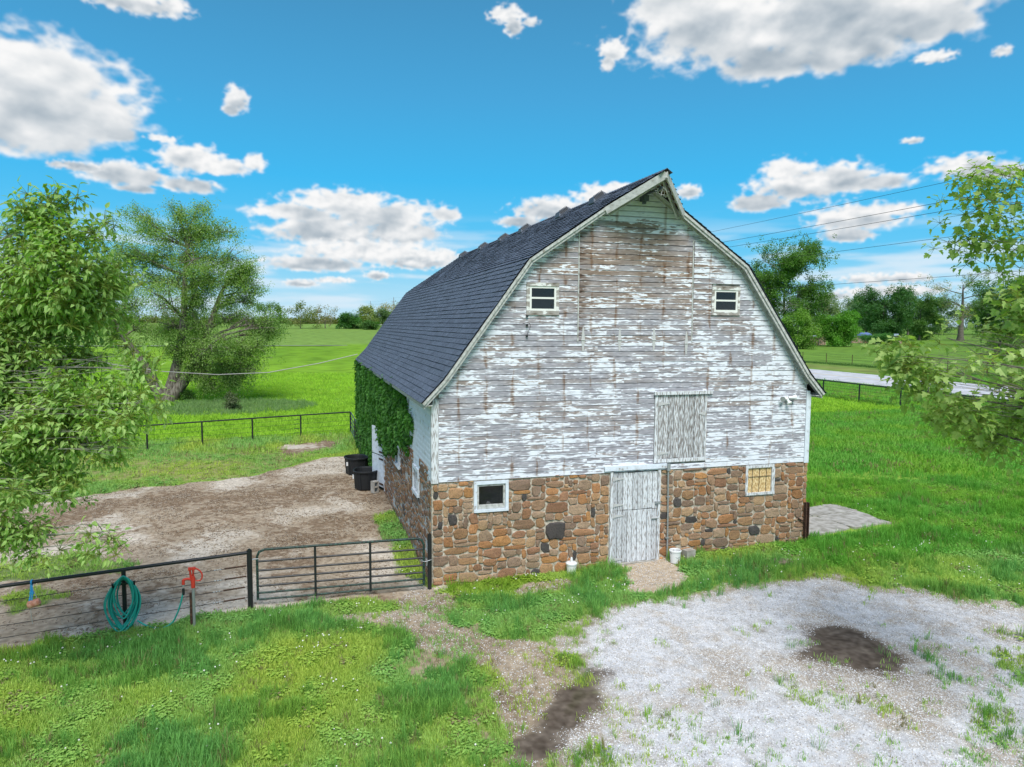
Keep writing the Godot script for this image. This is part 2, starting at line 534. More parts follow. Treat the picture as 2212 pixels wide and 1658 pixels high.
# ---------------------------------------------------------------- ground
const GX0 := -16.0
const GZ0 := -26.0
const GS := 40.0
const GN := 1024
const AREAS := {
	"gravel": [0.20, 7.10, 0.33, 6.74, 0.84, 5.80, 1.49, 4.91, 1.41, 3.35, 2.09, 2.86, 3.11, 2.69, 4.60, 2.74, 6.14, 2.69, 7.11, 2.60, 8.23, 2.66, 9.16, 2.98, 9.96, 3.41, 10.20, 4.07, 10.39, 4.63, 10.71, 5.13, 11.33, 6.84, 12.0, 14.0, 0.0, 14.0],
	"soil": [-0.57, 0.74, -0.12, 1.93, 0.71, 2.90, 1.42, 3.20, 1.47, 4.85, 0.82, 5.77, 0.25, 6.70, 0.1, 8.0, -0.18, 6.58, -0.14, 5.97, -0.02, 5.01, 0.43, 3.92, -0.21, 3.57, -0.80, 2.86, -1.25, 1.73, -2.17, 1.30, -1.80, 0.94, -0.83, 1.28],
	"worn": [-2.17, 1.30, -0.6, 0.9, 1.42, 3.20, 1.47, 4.85, 0.25, 6.74, 0.1, 8.5, -0.9, 7.4, -0.85, 5.6, -0.9, 4.2, -1.3, 2.9, -1.9, 2.0],
	"path": [-0.90, 0.39, -0.04, 0.12, 0.35, 1.00, -0.14, 2.04, 0.66, 3.08, -0.09, 3.43, -0.79, 1.64],
	"strip": [1.47, 0.92, 1.94, 0.40, 3.00, 0.49, 2.85, 1.16, 1.89, 1.22],
	"door": [4.41, -0.12, 5.64, -0.09, 5.57, 1.27, 5.03, 1.81, 4.39, 1.98, 3.88, 1.72, 4.28, 0.65],
	"mud": [1.49, 4.08, 2.03, 4.50, 1.63, 5.05, 0.89, 5.66, 0.39, 6.40, 0.10, 6.58, 0.46, 5.79, 0.97, 5.15, 1.49, 4.70],
	"mud_b": [1.24, 5.70, 1.51, 5.84, 1.24, 6.13, 0.94, 6.28],
	"mud_c": [6.12, 4.60, 6.74, 4.40, 6.85, 4.85, 6.74, 5.71, 6.56, 6.18, 6.07, 6.01, 5.73, 5.57, 5.45, 5.35],
	"fade": [5.71, 4.42, 6.42, 4.03, 6.91, 4.20, 7.03, 5.81, 6.93, 6.27, 5.90, 6.38, 5.50, 5.62],
	"dirt": [-15.9, -4.0, -14.5, -8.5, -11.5, -9.5, -8.90, -11.51, -7.72, -12.05, -6.26, -12.27, -4.57, -12.79, -3.28, -14.23, -2.00, -15.92, -0.45, -16.07, 0.2, -15.97, 0.2, 0.2, -0.29, 0.82, -2.12, 0.18, -3.70, 0.24, -4.76, 0.45, -5.93, 0.75, -7.94, 0.95, -10.14, 1.2, -14.0, 1.5],
	"green_a": [-9.97, -3.71, -9.11, -4.48, -7.71, -4.46, -6.82, -3.68, -6.22, -3.69, -6.54, -2.76, -7.71, -2.62, -9.05, -2.64],
	"green_b": [-8.76, -1.79, -8.06, -2.28, -7.38, -1.41, -7.91, -0.69, -8.34, -0.58],
	"green_c": [-0.75, -6.24, 0.26, -6.67, 0.2, 0.05, -0.16, 0.05, -0.55, -0.89],
	"thin": [-12.34, -6.30, -8.90, -11.51, -4.57, -12.79, -1.99, -16.46, -0.23, -19.08, -0.19, -22.79, -2.97, -21.91, -7.13, -20.30, -8.57, -19.91, -15.9, -17.92],
	"bare": [-3.99, -19.38, -1.22, -20.73, -0.90, -18.59, -3.33, -16.81],
	"slab": [11.67, -2.59, 12.81, -2.85, 13.03, -1.95, 12.91, -0.95, 13.00, -0.54, 11.88, -0.51, 9.68, -0.10, 9.6, -2.4],
	"weed_a": [8.41, 5.92, 9.68, 5.76, 12.0, 6.85, 9.0, 7.8, 7.72, 7.29, 7.97, 6.62],
	"weed_b": [6.45, 7.14, 7.72, 7.29, 6.40, 8.32, 5.59, 8.26],
	"weed_c": [0.69, 6.48, 1.57, 6.63, 1.55, 7.3, 0.4, 7.3],
}
var area := {}
var cover := PackedByteArray()     # how grassy, 0..255
var stony := PackedByteArray()     # how gravelly
var dirty := PackedByteArray()     # how much bare paddock
var ground_tex: ImageTexture


func mask(names: Array, blur := 170) -> PackedByteArray:
	var n := 340
	var im := Image.create(n, n, false, Image.FORMAT_L8)
	for nm in names:
		var p := PackedVector2Array()
		var a: Array = AREAS[nm]
		var lo := Vector2(1e9, 1e9)
		var hi := -lo
		for k in a.size() / 2:
			var q := Vector2((a[k * 2] - GX0) / GS * n, (a[k * 2 + 1] - GZ0) / GS * n)
			p.append(q)
			lo = lo.min(q); hi = hi.max(q)
		for y in range(maxi(0, int(lo.y)), mini(n, int(hi.y) + 1)):
			for x in range(maxi(0, int(lo.x)), mini(n, int(hi.x) + 1)):
				if Geometry2D.is_point_in_polygon(Vector2(x + 0.5, y + 0.5), p):
					im.set_pixel(x, y, Color.WHITE)
	im.resize(blur, blur, Image.INTERPOLATE_BILINEAR)
	im.resize(GN, GN, Image.INTERPOLATE_CUBIC)
	im.convert(Image.FORMAT_L8)
	return im.get_data()


func at_area(b: PackedByteArray, x: float, z: float) -> float:
	var ix := int((x - GX0) / GS * GN)
	var iz := int((z - GZ0) / GS * GN)
	if ix < 0 or iz < 0 or ix >= GN or iz >= GN:
		return -1.0
	return b[iz * GN + ix] / 255.0


func paint_ground() -> void:
	var gravel := mask(["gravel"], 34)
	var soil := mask(["soil", "path", "strip"], 130)
	var worn := mask(["worn"], 60)
	var door := mask(["door"])
	var mud := mask(["mud", "mud_b", "mud_c"], 75)
	var fade := mask(["fade"], 60)
	var dirt := mask(["dirt"], 120)
	var green := mask(["green_a", "green_b"], 110)
	var wallgreen := mask(["green_c"], 170)
	var thin := mask(["thin"], 80)
	var bare := mask(["bare"], 90)
	var slab := mask(["slab"], 170)
	var weed := mask(["weed_a", "weed_b", "weed_c"], 90)
	var na := bytes(noise(41, 0.02, 5), GN, GN)
	var nb := bytes(noise(42, 0.09, 5), GN, GN)
	var nc := bytes(noise(43, 0.25, 3), GN, GN)
	var nd := bytes(noise(44, 0.008, 4), GN, GN)
	cover.resize(GN * GN); stony.resize(GN * GN); dirty.resize(GN * GN)
	var o := PackedByteArray()
	o.resize(GN * GN * 3)
	for k in GN * GN:
		var a := na[k] / 255.0 - 0.5
		var b := nb[k] / 255.0 - 0.5
		var c := nc[k] / 255.0 - 0.5
		var e := nd[k] / 255.0 - 0.5
		var wob := a * 0.55 + b * 0.45
		# grass
		var t := clampf(0.5 + e * 1.6 + a * 0.8, 0.0, 1.0)
		var cr := lerpf(104, 138, t) + b * 44 + c * 30
		var cg := lerpf(138, 166, t) + b * 40 + c * 30
		var cb := lerpf(56, 68, t) + b * 18 + c * 14
		var gr := 1.0
		var st := 0.0
		var di := 0.0
		var m := thin[k] / 255.0
		if m > 0.05:
			m = sst(0.40, 0.75, m * 0.66 + wob * 1.0) * 0.75
			cr = lerpf(cr, 132 + b * 50, m); cg = lerpf(cg, 124 + b * 45, m); cb = lerpf(cb, 92 + b * 40, m)
			gr = 1.0 - m * 0.7
		m = maxf(dirt[k], bare[k] * 0.9) / 255.0
		if m > 0.05:
			m = sst(0.35, 0.65, m + wob * 0.6)
			var zz := GZ0 + (k / GN) * GS / GN
			var pale := sst(0.50, 0.85, 0.5 + e * 1.3 + a * 0.9 + 0.24 * sst(-4.5, -0.8, zz))
			var brown := sst(0.52, 0.8, 0.5 - e * 1.2 + b * 1.1 + a * 0.5 - 0.3 * sst(-4.5, -0.8, zz))
			var dr := lerpf(lerpf(156, 186, pale), 112, brown * 0.8) + c * 58 + b * 20
			var dg := lerpf(lerpf(142, 177, pale), 94, brown * 0.8) + c * 56 + b * 20
			var db := lerpf(lerpf(124, 164, pale), 76, brown * 0.8) + c * 52 + b * 20
			cr = lerpf(cr, dr, m); cg = lerpf(cg, dg, m); cb = lerpf(cb, db, m)
			gr *= 1.0 - m
			di = m
			var gg := sst(0.45, 0.85, maxf(green[k] * 0.8, wallgreen[k]) / 255.0 + wob * 1.2) * m
			if gg > 0.0:
				cr = lerpf(cr, 100, gg); cg = lerpf(cg, 118, gg); cb = lerpf(cb, 70, gg)
				gr = maxf(gr, gg * (0.45 if zz < 0.0 and wallgreen[k] < 60 else 1.0)); di *= 1.0 - gg
		m = worn[k] / 255.0
		if m > 0.05:
			m = sst(0.45, 0.80, m * 0.62 + wob * 1.3)
			cr = lerpf(cr, 136 + c * 60 + a * 50, m); cg = lerpf(cg, 122 + c * 56 + a * 50, m); cb = lerpf(cb, 104 + c * 52 + a * 48, m)
			gr *= 1.0 - m * 0.88
		m = soil[k] / 255.0
		if m > 0.05:
			m = sst(0.32, 0.72, m + wob * 0.75)
			cr = lerpf(cr, 142 + c * 60 + a * 60, m); cg = lerpf(cg, 128 + c * 56 + a * 60, m); cb = lerpf(cb, 110 + c * 52 + a * 56, m)
			gr *= 1.0 - m * 0.86
			st = maxf(st, m * 0.25)
		m = gravel[k] / 255.0
		if m > 0.03:
			var raw := m
			m = sst(0.14, 0.58, raw + wob * 1.0)                # thin worn soil round the stone
			cr = lerpf(cr, 146 + c * 50 + a * 50, m); cg = lerpf(cg, 136 + c * 48 + a * 50, m); cb = lerpf(cb, 120 + c * 46 + a * 48, m)
			gr *= 1.0 - m * 0.80
			m = sst(0.30, 0.95, raw + wob * 1.2)
			var dust := sst(0.36, 0.86, 0.5 + e * 1.2 + a * 1.3 + b * 0.8 + 0.3 * (1.0 - sst(0.4, 0.95, raw)))
			cr = lerpf(cr, lerpf(190, 156, dust) + c * 40 + b * 30, m)
			cg = lerpf(cg, lerpf(192, 147, dust) + c * 40 + b * 30, m)
			cb = lerpf(cb, lerpf(197, 136, dust) + c * 40 + b * 30, m)
			gr *= 1.0 - m
			st = maxf(st, m)
		m = door[k] / 255.0
		if m > 0.05:
			m = sst(0.35, 0.75, m + wob * 1.0)
			cr = lerpf(cr, 172 + c * 60, m); cg = lerpf(cg, 156 + c * 60, m); cb = lerpf(cb, 136 + c * 60, m)
			gr *= 1.0 - m
			st = maxf(st, m * 0.3)
		m = fade[k] / 255.0
		if m > 0.05:
			m = sst(0.2, 0.9, m + wob * 0.8) * 0.55
			cr = lerpf(cr, 120 + c * 40, m); cg = lerpf(cg, 110 + c * 40, m); cb = lerpf(cb, 98 + c * 40, m)
			st *= 1.0 - m * 0.5
		m = mud[k] / 255.0
		if m > 0.05:
			m = sst(0.06, 0.70, m + wob * 1.2)
			cr = lerpf(cr, 84 + c * 50 + b * 44, m * 0.92); cg = lerpf(cg, 75 + c * 48 + b * 43, m * 0.92); cb = lerpf(cb, 67 + c * 46 + b * 40, m * 0.92)
			st *= 1.0 - m * 0.95
			gr *= 1.0 - m
		m = slab[k] / 255.0
		if m > 0.3:
			gr *= 1.0 - sst(0.4, 0.6, m + wob * 0.5)
		m = weed[k] / 255.0
		if m > 0.05 and st > 0.3:
			gr = maxf(gr, sst(0.55, 0.9, m * 0.8 + b * 0.9 + a * 0.4) * 0.8)
		cover[k] = int(gr * 255); stony[k] = int(st * 255); dirty[k] = int(di * 255)
		o[k * 3] = clampi(int(cr), 0, 255); o[k * 3 + 1] = clampi(int(cg), 0, 255); o[k * 3 + 2] = clampi(int(cb), 0, 255)
	ground_tex = ImageTexture.create_from_image(Image.create_from_data(GN, GN, false, Image.FORMAT_RGB8, o))


func bump(x: float, z: float) -> float:                   # small unevenness of the near ground
	return nz.get_noise_2d(x * 1.1, z * 1.1) * 0.045 * (1.0 - sst(16.0, 24.0, maxf(absf(x - 4.0), absf(z + 6.0))))


func build_ground() -> void:
	paint_ground()
	var near := mat(Color.WHITE, 0.95, {"tex": ground_tex, "spec": 0.2})
	var xs := PackedFloat32Array()
	var zs := PackedFloat32Array()
	for k in 201:
		xs.append(GX0 + k * 0.2); zs.append(GZ0 + k * 0.2)
	var s := 0.3
	var a := GX0; var b := GX0 + GS; var c := GZ0; var d := GZ0 + GS
	while b < 2600.0:
		a -= s; b += s; c -= s; d += s
		xs.insert(0, a); xs.append(b); zs.insert(0, c); zs.append(d)
		s *= 1.16
	var nx := xs.size()
	# one sheet of points; its cells go to the ground, the gravel yard or the bare paddock, so that all meet without a seam
	var hgt := PackedFloat32Array()
	hgt.resize(nx * nx)
	for j in nx:
		for k in nx:
			hgt[j * nx + k] = land(xs[k], zs[j]) + bump(xs[k], zs[j])
	var sets := {"ground": MB.new(), "gravel_yard": MB.new(), "paddock_dirt": MB.new(), "far": MB.new()}
	var field_cols := func(x: float, z: float) -> Color:
		var t := 0.5 + nz.get_noise_2d(x * 0.05, z * 0.05) * 0.9 + nz2.get_noise_2d(x * 0.3, z * 0.3) * 0.4
		var g := Color(0.15, 0.30, 0.024).lerp(Color(0.22, 0.40, 0.032), clampf(t, 0, 1))
		if z < -168.0 and x < 44.0:                       # the older field beyond the track
			g = g.lerp(Color(0.20, 0.31, 0.08), 0.75)
		if x > 40.0:
			g = g.lerp(Color(0.13, 0.24, 0.05), 0.75)
		if x > 60.0 and x < 70.5:                          # mown verge
			g = g.lerp(Color(0.25, 0.28, 0.09), 0.8)
		return g
	for j in nx - 1:
		for k in nx - 1:
			var x := (xs[k] + xs[k + 1]) / 2
			var z := (zs[j] + zs[j + 1]) / 2
			if absf(x) > 60 and z > 30 and false:
				continue
			var which := "far"
			if x > GX0 and x < GX0 + GS and z > GZ0 and z < GZ0 + GS:
				which = "ground"
				if at_area(stony, x, z) > 0.5: which = "gravel_yard"
				elif at_area(dirty, x, z) > 0.5: which = "paddock_dirt"
			var m: MB = sets[which]
			var p := []
			for e in [[k, j + 1], [k + 1, j + 1], [k + 1, j], [k, j]]:
				var q := Vector3(xs[e[0]], hgt[e[1] * nx + e[0]], zs[e[1]])
				p.append(q)
				m.uv.append(Vector2((q.x - GX0) / GS, (q.z - GZ0) / GS))
				m.v.append(q)
				var l := maxi(e[0] - 1, 0); var r := mini(e[0] + 1, nx - 1); var u := maxi(e[1] - 1, 0); var w := mini(e[1] + 1, nx - 1)
				m.n.append(Vector3(-(hgt[e[1] * nx + r] - hgt[e[1] * nx + l]) / (xs[r] - xs[l]), 1.0, -(hgt[w * nx + e[0]] - hgt[u * nx + e[0]]) / (zs[w] - zs[u])).normalized())
				m.c.append(field_cols.call(q.x, q.z) if which == "far" else Color.WHITE)
			var o := m.v.size() - 4
			for e in [0, 2, 1, 0, 3, 2]:
				m.i.append(o + e)
	var far := mat(Color.WHITE, 0.95, {"tex": ramp_tex(512, 47, 0.02, [[0.2, g3(0.66)], [0.5, g3(0.88)], [0.8, g3(1.0)]], 7), "tri": 0.023, "vc": true, "spec": 0.15})
	var both: ArrayMesh = sets.ground.mesh()
	sets.far.add_to(both)
	var g := MeshInstance3D.new()
	g.name = numbered("ground")
	g.mesh = both
	g.set_surface_override_material(0, near)
	g.set_surface_override_material(1, far)
	add_child(g)
	tag(g, "grassy ground of yard, paddock and open fields", "ground", "", "structure")
	tag(part(sets.gravel_yard, "gravel_yard", near, self), "pale crushed gravel yard in front of the barn with dark mud patches", "yard", "", "structure")
	tag(part(sets.paddock_dirt, "paddock_dirt", near, self), "trampled bare dirt of the paddock beside the barn", "dirt", "", "structure")


func strip(pts: Array, half: float, m: Material, called: String, dy: float) -> MeshInstance3D:    # a flat ribbon along points [x, z]
	var b := MB.new()
	for k in pts.size() - 1:
		var p := Vector2(pts[k][0], pts[k][1])
		var q := Vector2(pts[k + 1][0], pts[k + 1][1])
		var n := (q - p).orthogonal().normalized() * half
		b.quad(on(p.x - n.x, p.y - n.y, dy), on(q.x - n.x, q.y - n.y, dy), on(q.x + n.x, q.y + n.y, dy), on(p.x + n.x, p.y + n.y, dy))
	for k in b.n.size():
		if b.n[k].y < 0.0:
			b.n[k] = -b.n[k]
	return part(b, called, m, self)


# ---------------------------------------------------------------- barn
const PITCH := 0.1225
# openings in the boarded gable: x0, x1, y0, y1
const HOLES := [[2.08, 2.84, 5.94, 6.64], [6.70, 7.47, 5.98, 6.66], [5.26, 6.66, 2.46, 4.14]]
var rows := []                     # per course: [y0, [[x0, x1, bias, brown], ...]]


func plan_boards() -> void:
	rng.seed = 4
	var k := 0
	while SB + (k + 1) * PITCH < 8.98:
		var y := SB + k * PITCH
		var ym := y + PITCH * 0.5
		var half := hw(ym) - 0.09
		var lo := maxf(0.13, CX - half)
		var hi := minf(W - 0.11, CX + half)
		var spans := [[lo, hi]]
		for h in HOLES:
			if ym > h[2] and ym < h[3]:
				var nxt := []
				for s in spans:
					if h[0] > s[0] and h[1] < s[1]:
						nxt.append([s[0], h[0]]); nxt.append([h[1], s[1]])
					else:
						nxt.append(s)
				spans = nxt
		if ym > 5.36 and ym < 7.75:                      # the joints round the big hay door
			for c in [3.30, 6.20]:
				var nxt := []
				for s in spans:
					if c - 0.02 > s[0] and c + 0.02 < s[1]:
						nxt.append([s[0], c - 0.012]); nxt.append([c + 0.012, s[1]])
					else:
						nxt.append(s)
				spans = nxt
		var row := []
		for s in spans:
			var x: float = s[0]
			while x < s[1] - 0.02:
				var e: float = x + 0.61 * rng.randi_range(3, 7)
				if e > s[1] - 0.7: e = s[1]
				row.append([x, e, R(-0.16, 0.16), R()])
				x = e
		rows.append([y, row])
		k += 1


func siding_texture() -> ImageTexture:
	var w := 1600
	var h := 1150
	var streak := bytes(noise(81, 0.05, 5), w / 9, h, w, h)
	var big := bytes(noise(82, 0.006, 3), w, h)
	var flake := bytes(noise(83, 0.09, 4), w / 4, h, w, h)
	var fine := bytes(noise(84, 0.2, 3), w / 6, h, w, h)
	var stain := bytes(noise(85, 0.03, 4), w, h / 4, w, h)
	var o := PackedByteArray()
	o.resize(w * h * 3)
	o.fill(150)
	for py in h:
		var y := 9.1 - 6.9 * (py + 0.5) / h
		var k := int((y - SB) / PITCH)
		if k < 0 or k >= rows.size():
			continue
		var fr: float = (y - SB) / PITCH - k
		var row: Array = rows[k][1]
		var half := hw(y)
		var x_lo := maxi(0, int((CX - half) / W * w))
		var x_hi := mini(w, int((CX + half) / W * w) + 1)
		var lip := 0.36 * (1.0 - sst(0.02, 0.15, fr)) - 0.10 * sst(0.86, 1.0, fr)
		var seg := 0
		for px in range(x_lo, x_hi):
			var x := W * (px + 0.5) / w
			while seg < row.size() - 1 and x > row[seg][1]:
				seg += 1
			var bias: float = row[seg][2]
			var q := py * w + px
			var q2 := py * w + (px + k * 397 + seg * 211) % w
			var n1 := streak[q2] / 255.0 - 0.5
			var n2 := flake[q2] / 255.0 - 0.5
			var n3 := big[q] / 255.0 - 0.5
			var n4 := fine[q] / 255.0 - 0.5
			var from_rake := half - absf(x - CX)
			var hay := 1.0 if x > 3.3 and x < 6.2 and y > 5.36 and y < 8.0 else 0.0
			var p := 0.345 + 0.75 * bias + n1 * 0.75 + n2 * 0.55 + n3 * 0.45 + n4 * 0.35 + lip
			p += 0.40 * (1.0 - sst(0.05, 0.55 if x < CX else 0.95, from_rake)) * sst(3.6, 4.6, y)
			p += 0.45 * sst(7.85, 8.3, y)
			p += 0.05 * (1.0 - sst(3.0, 5.0, y)) + 0.10 * sst(6.8, 8.6, x) * (1.0 - sst(4.5, 6.0, y))
			p -= 0.10 * hay * sst(5.9, 7.4, y)
			if SB + PITCH > y: p += 0.15
			# rust running from the nails along the studs
			var sx := fposmod(x - 0.25, 0.61) - 0.305
			var run := (1.0 - sst(0.0, 0.07, absf(sx + n4 * 0.05))) * sst(0.46, 0.7, stain[q] / 255.0)
			var r: float
			var g: float
			var b: float
			var brown := clampf(0.12 + 0.66 * sst(5.0, 7.6, y) * sst(0.25, 1.2, from_rake) + (row[seg][3] - 0.5) * 0.7 + n3 * 0.9 - 0.25 * (1.0 - sst(3.0, 4.6, y)), 0.0, 1.0)
			var grain := n4 * 40.0 + n1 * 36.0
			r = lerpf(165, 146, brown) + grain; g = lerpf(165, 130, brown) + grain; b = lerpf(174, 119, brown) + grain
			var thin := sst(0.36, 0.52, p)
			if p > 0.5:
				r = 214 + n2 * 30 + n4 * 14; g = 220 + n2 * 28 + n4 * 14; b = 231 + n2 * 26 + n4 * 14
			else:
				r = lerpf(r - 8, r + 26, thin); g = lerpf(g - 8, g + 28, thin); b = lerpf(b - 8, b + 30, thin)
			var f := run * (0.55 if p < 0.5 else 0.30)
			r = lerpf(r, 96, f); g = lerpf(g, 66, f); b = lerpf(b, 44, f)
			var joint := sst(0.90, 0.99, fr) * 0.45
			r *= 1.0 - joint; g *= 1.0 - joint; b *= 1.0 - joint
			if x > 3.3 and x < 3.62 and y > 5.4 and y < 8.0:      # dark weathering beside the hay door joint
				f = 0.75 * (1.0 - sst(0.02, 0.30, x - 3.3 + n2 * 0.2)) * sst(0.45, 0.65, streak[q2] / 255.0 + 0.05)
				r = lerpf(r, 72, f); g = lerpf(g, 54, f); b = lerpf(b, 42, f)
			o[q * 3] = clampi(int(r), 0, 255); o[q * 3 + 1] = clampi(int(g), 0, 255); o[q * 3 + 2] = clampi(int(b), 0, 255)
	return ImageTexture.create_from_image(Image.create_from_data(w, h, false, Image.FORMAT_RGB8, o))


func board(b: MB, x0: float, x1: float, y0: float, y1: float, xl1: float, xr1: float, z: float) -> void:
	# a drop siding board: thick lower edge, thinner towards the top; the ends may be cut on a slope
	var zl := z + 0.026
	var zt := z + 0.004
	var ym := lerpf(y0, y1, 0.78)
	var xlm := lerpf(x0, xl1, 0.78)
	var xrm := lerpf(x1, xr1, 0.78)
	b.quad(Vector3(x0, y0, z - 0.01), Vector3(x1, y0, z - 0.01), Vector3(x1, y0, zl), Vector3(x0, y0, zl))
	b.quad(Vector3(x0, y0, zl), Vector3(x1, y0, zl), Vector3(xrm, ym, zl - 0.005), Vector3(xlm, ym, zl - 0.005))
	b.quad(Vector3(xlm, ym, zl - 0.005), Vector3(xrm, ym, zl - 0.005), Vector3(xr1, y1, zt), Vector3(xl1, y1, zt))
	b.quad(Vector3(x0, y0, z - 0.01), Vector3(x0, y0, zl), Vector3(xl1, y1, zt), Vector3(xl1, y1, z - 0.01))
	b.quad(Vector3(x1, y0, zl), Vector3(x1, y0, z - 0.01), Vector3(xr1, y1, z - 0.01), Vector3(xr1, y1, zt))


func stone_colour() -> Color:
	var p := [Color(0.33, 0.20, 0.115), Color(0.38, 0.235, 0.135), Color(0.30, 0.195, 0.13), Color(0.265, 0.185, 0.135), Color(0.41, 0.28, 0.175), Color(0.38, 0.20, 0.10), Color(0.32, 0.18, 0.105), Color(0.26, 0.185, 0.14), Color(0.42, 0.225, 0.10), Color(0.36, 0.26, 0.185), Color(0.29, 0.165, 0.105), Color(0.34, 0.245, 0.175)]
	var c: Color = p[rng.randi() % p.size()]
	if rng.randf() < 0.06: c = Color(0.085, 0.08, 0.08)
	var k := R(0.82, 1.18)
	return Color(c.r * k, c.g * k, c.b * k)


func stone(b: MB, c: Vector3, w: float, h: float, proud: float, ax: Vector3, ay: Vector3, az: Vector3, col: Color) -> void:
	# an irregular rounded block; ax, ay, az: its width, height and outward directions
	var m := 10
	var rims := [[], [], []]
	var squareness := R(4.0, 11.0)
	var turn := R(0, TAU)
	var sk := R(-0.18, 0.18)
	for k in m:
		var a := turn + TAU * k / m + R(-0.24, 0.24)
		var q := pow(pow(absf(cos(a)), squareness) + pow(absf(sin(a)), squareness), -1.0 / squareness)
		var x := cos(a) * q * w * 0.5 * R(0.88, 1.04)
		var y := sin(a) * q * h * 0.5 * R(0.86, 1.05)
		x += sk * y
		var out := R(0.75, 1.0)
		rims[0].append(c + ax * x + ay * y - az * 0.02)
		rims[1].append(c + ax * x * 0.985 + ay * y * 0.985 + az * proud * 0.55 * out)
		var ins := 0.85 + R(-0.06, 0.06)
		rims[2].append(c + ax * x * ins + ay * y * ins + az * proud * out)
	var mid := c + az * proud * R(0.9, 1.15) + ax * w * R(-0.12, 0.12) + ay * h * R(-0.12, 0.12)
	for k in m:
		var l := (k + 1) % m
		var t := R(0.88, 1.12)
		b.col = Color(col.r * t, col.g * t, col.b * t)
		b.quad(rims[0][k], rims[0][l], rims[1][l], rims[1][k])
		b.quad(rims[1][k], rims[1][l], rims[2][l], rims[2][k])
		b.tri(rims[2][k], rims[2][l], mid)


func pack(n: int, m: int, blocked: Callable) -> Array:    # fill a grid with small rectangles; returns [i, j, w, h]
	var used := PackedByteArray()
	used.resize(n * m)
	var out := []
	for j in m:
		for k in n:
			if used[j * n + k] or blocked.call(k, j):
				continue
			var w: int = [1, 2, 2, 3, 3, 3, 4, 5][rng.randi() % 8]
			var h: int = [1, 1, 2, 2, 2, 3, 3][rng.randi() % 7]
			if w == 1: h = mini(h, 2)
			var ww := 0
			while ww < w and k + ww < n and not used[j * n + k + ww] and not blocked.call(k + ww, j):
				ww += 1
			var hh := 1
			var ok := true
			while hh < h and j + hh < m and ok:
				for e in ww:
					if used[(j + hh) * n + k + e] or blocked.call(k + e, j + hh): ok = false
				if ok: hh += 1
			for e in ww:
				for f in hh:
					used[(j + f) * n + k + e] = 1
			out.append([k, j, ww, hh])
	return out


func roof_at(s: float) -> Array:                          # [distance from the middle, height, outward x, outward y] at arc length s from the eave
	for k in 3:
		var a: Array = PROF[k]
		var b: Array = PROF[k + 1]
		var dx: float = a[0] - b[0]
		var dy: float = b[1] - a[1]
		var l := sqrt(dx * dx + dy * dy)
		if s <= l or k == 2:
			return [a[0] - dx * s / l, a[1] + dy * s / l, dy / l, dx / l]
		s -= l
	return []


func planks(b: MB, x0: float, x1: float, y0: float, y1: float, n: int, z: float, th: float) -> void: pass


func vertical_boards(parent: Node3D, x0: float, x1: float, y0: float, y1: float, n: int, z: float, m: Material) -> void:
	for k in n:
		var b := MB.new()
		var t := R(0.70, 1.08)
		b.col = Color(t, t, t)
		var a := lerpf(x0, x1, float(k) / n) + 0.006
		var e := lerpf(x0, x1, float(k + 1) / n) - 0.006
		b.box(Vector3(a, y0 + R(-0.012, 0.012), z - 0.02), Vector3(e, y1 + R(-0.008, 0.008), z + R(-0.004, 0.004)))
		part(b, "plank", m, parent)


func frame_rect(b: MB, x0: float, x1: float, y0: float, y1: float, t: float, z0: float, z1: float) -> void:    # four bars round an opening, mitre-free, butted
	b.box(Vector3(x0, y0, z0), Vector3(x1, y0 + t, z1))
	b.box(Vector3(x0, y1 - t, z0), Vector3(x1, y1, z1))
	b.box(Vector3(x0, y0 + t, z0), Vector3(x0 + t, y1 - t, z1))
	b.box(Vector3(x1 - t, y0 + t, z0), Vector3(x1, y1 - t, z1))


func strap_hinge(parent: Node3D, x: float, y: float, z: float, l := 0.24, turn := 0.0) -> void:
	var b := MB.new()
	var t := Transform3D(Basis(Vector3.BACK, turn), Vector3(x, y, z))
	b.box(Vector3(-0.05, -0.05, 0), Vector3(-0.004, 0.05, 0.012), t)
	var p := [Vector3(0, -0.04, 0.012), Vector3(l, -0.012, 0.012), Vector3(l, 0.012, 0.012), Vector3(0, 0.04, 0.012)]
	b.quad(t * p[0], t * p[1], t * p[2], t * p[3])
	for k in 4:
		var q: Vector3 = p[(k + 1) % 4]
		b.quad(t * p[k], t * (p[k] - Vector3(0, 0, 0.012)), t * (q - Vector3(0, 0, 0.012)), t * q)
	b.tube(V([t * Vector3(0, -0.052, 0.012), t * Vector3(0, 0.052, 0.012)]), PackedFloat32Array([0.012]), 6)
	part(b, "hinge", M.hinge, parent)


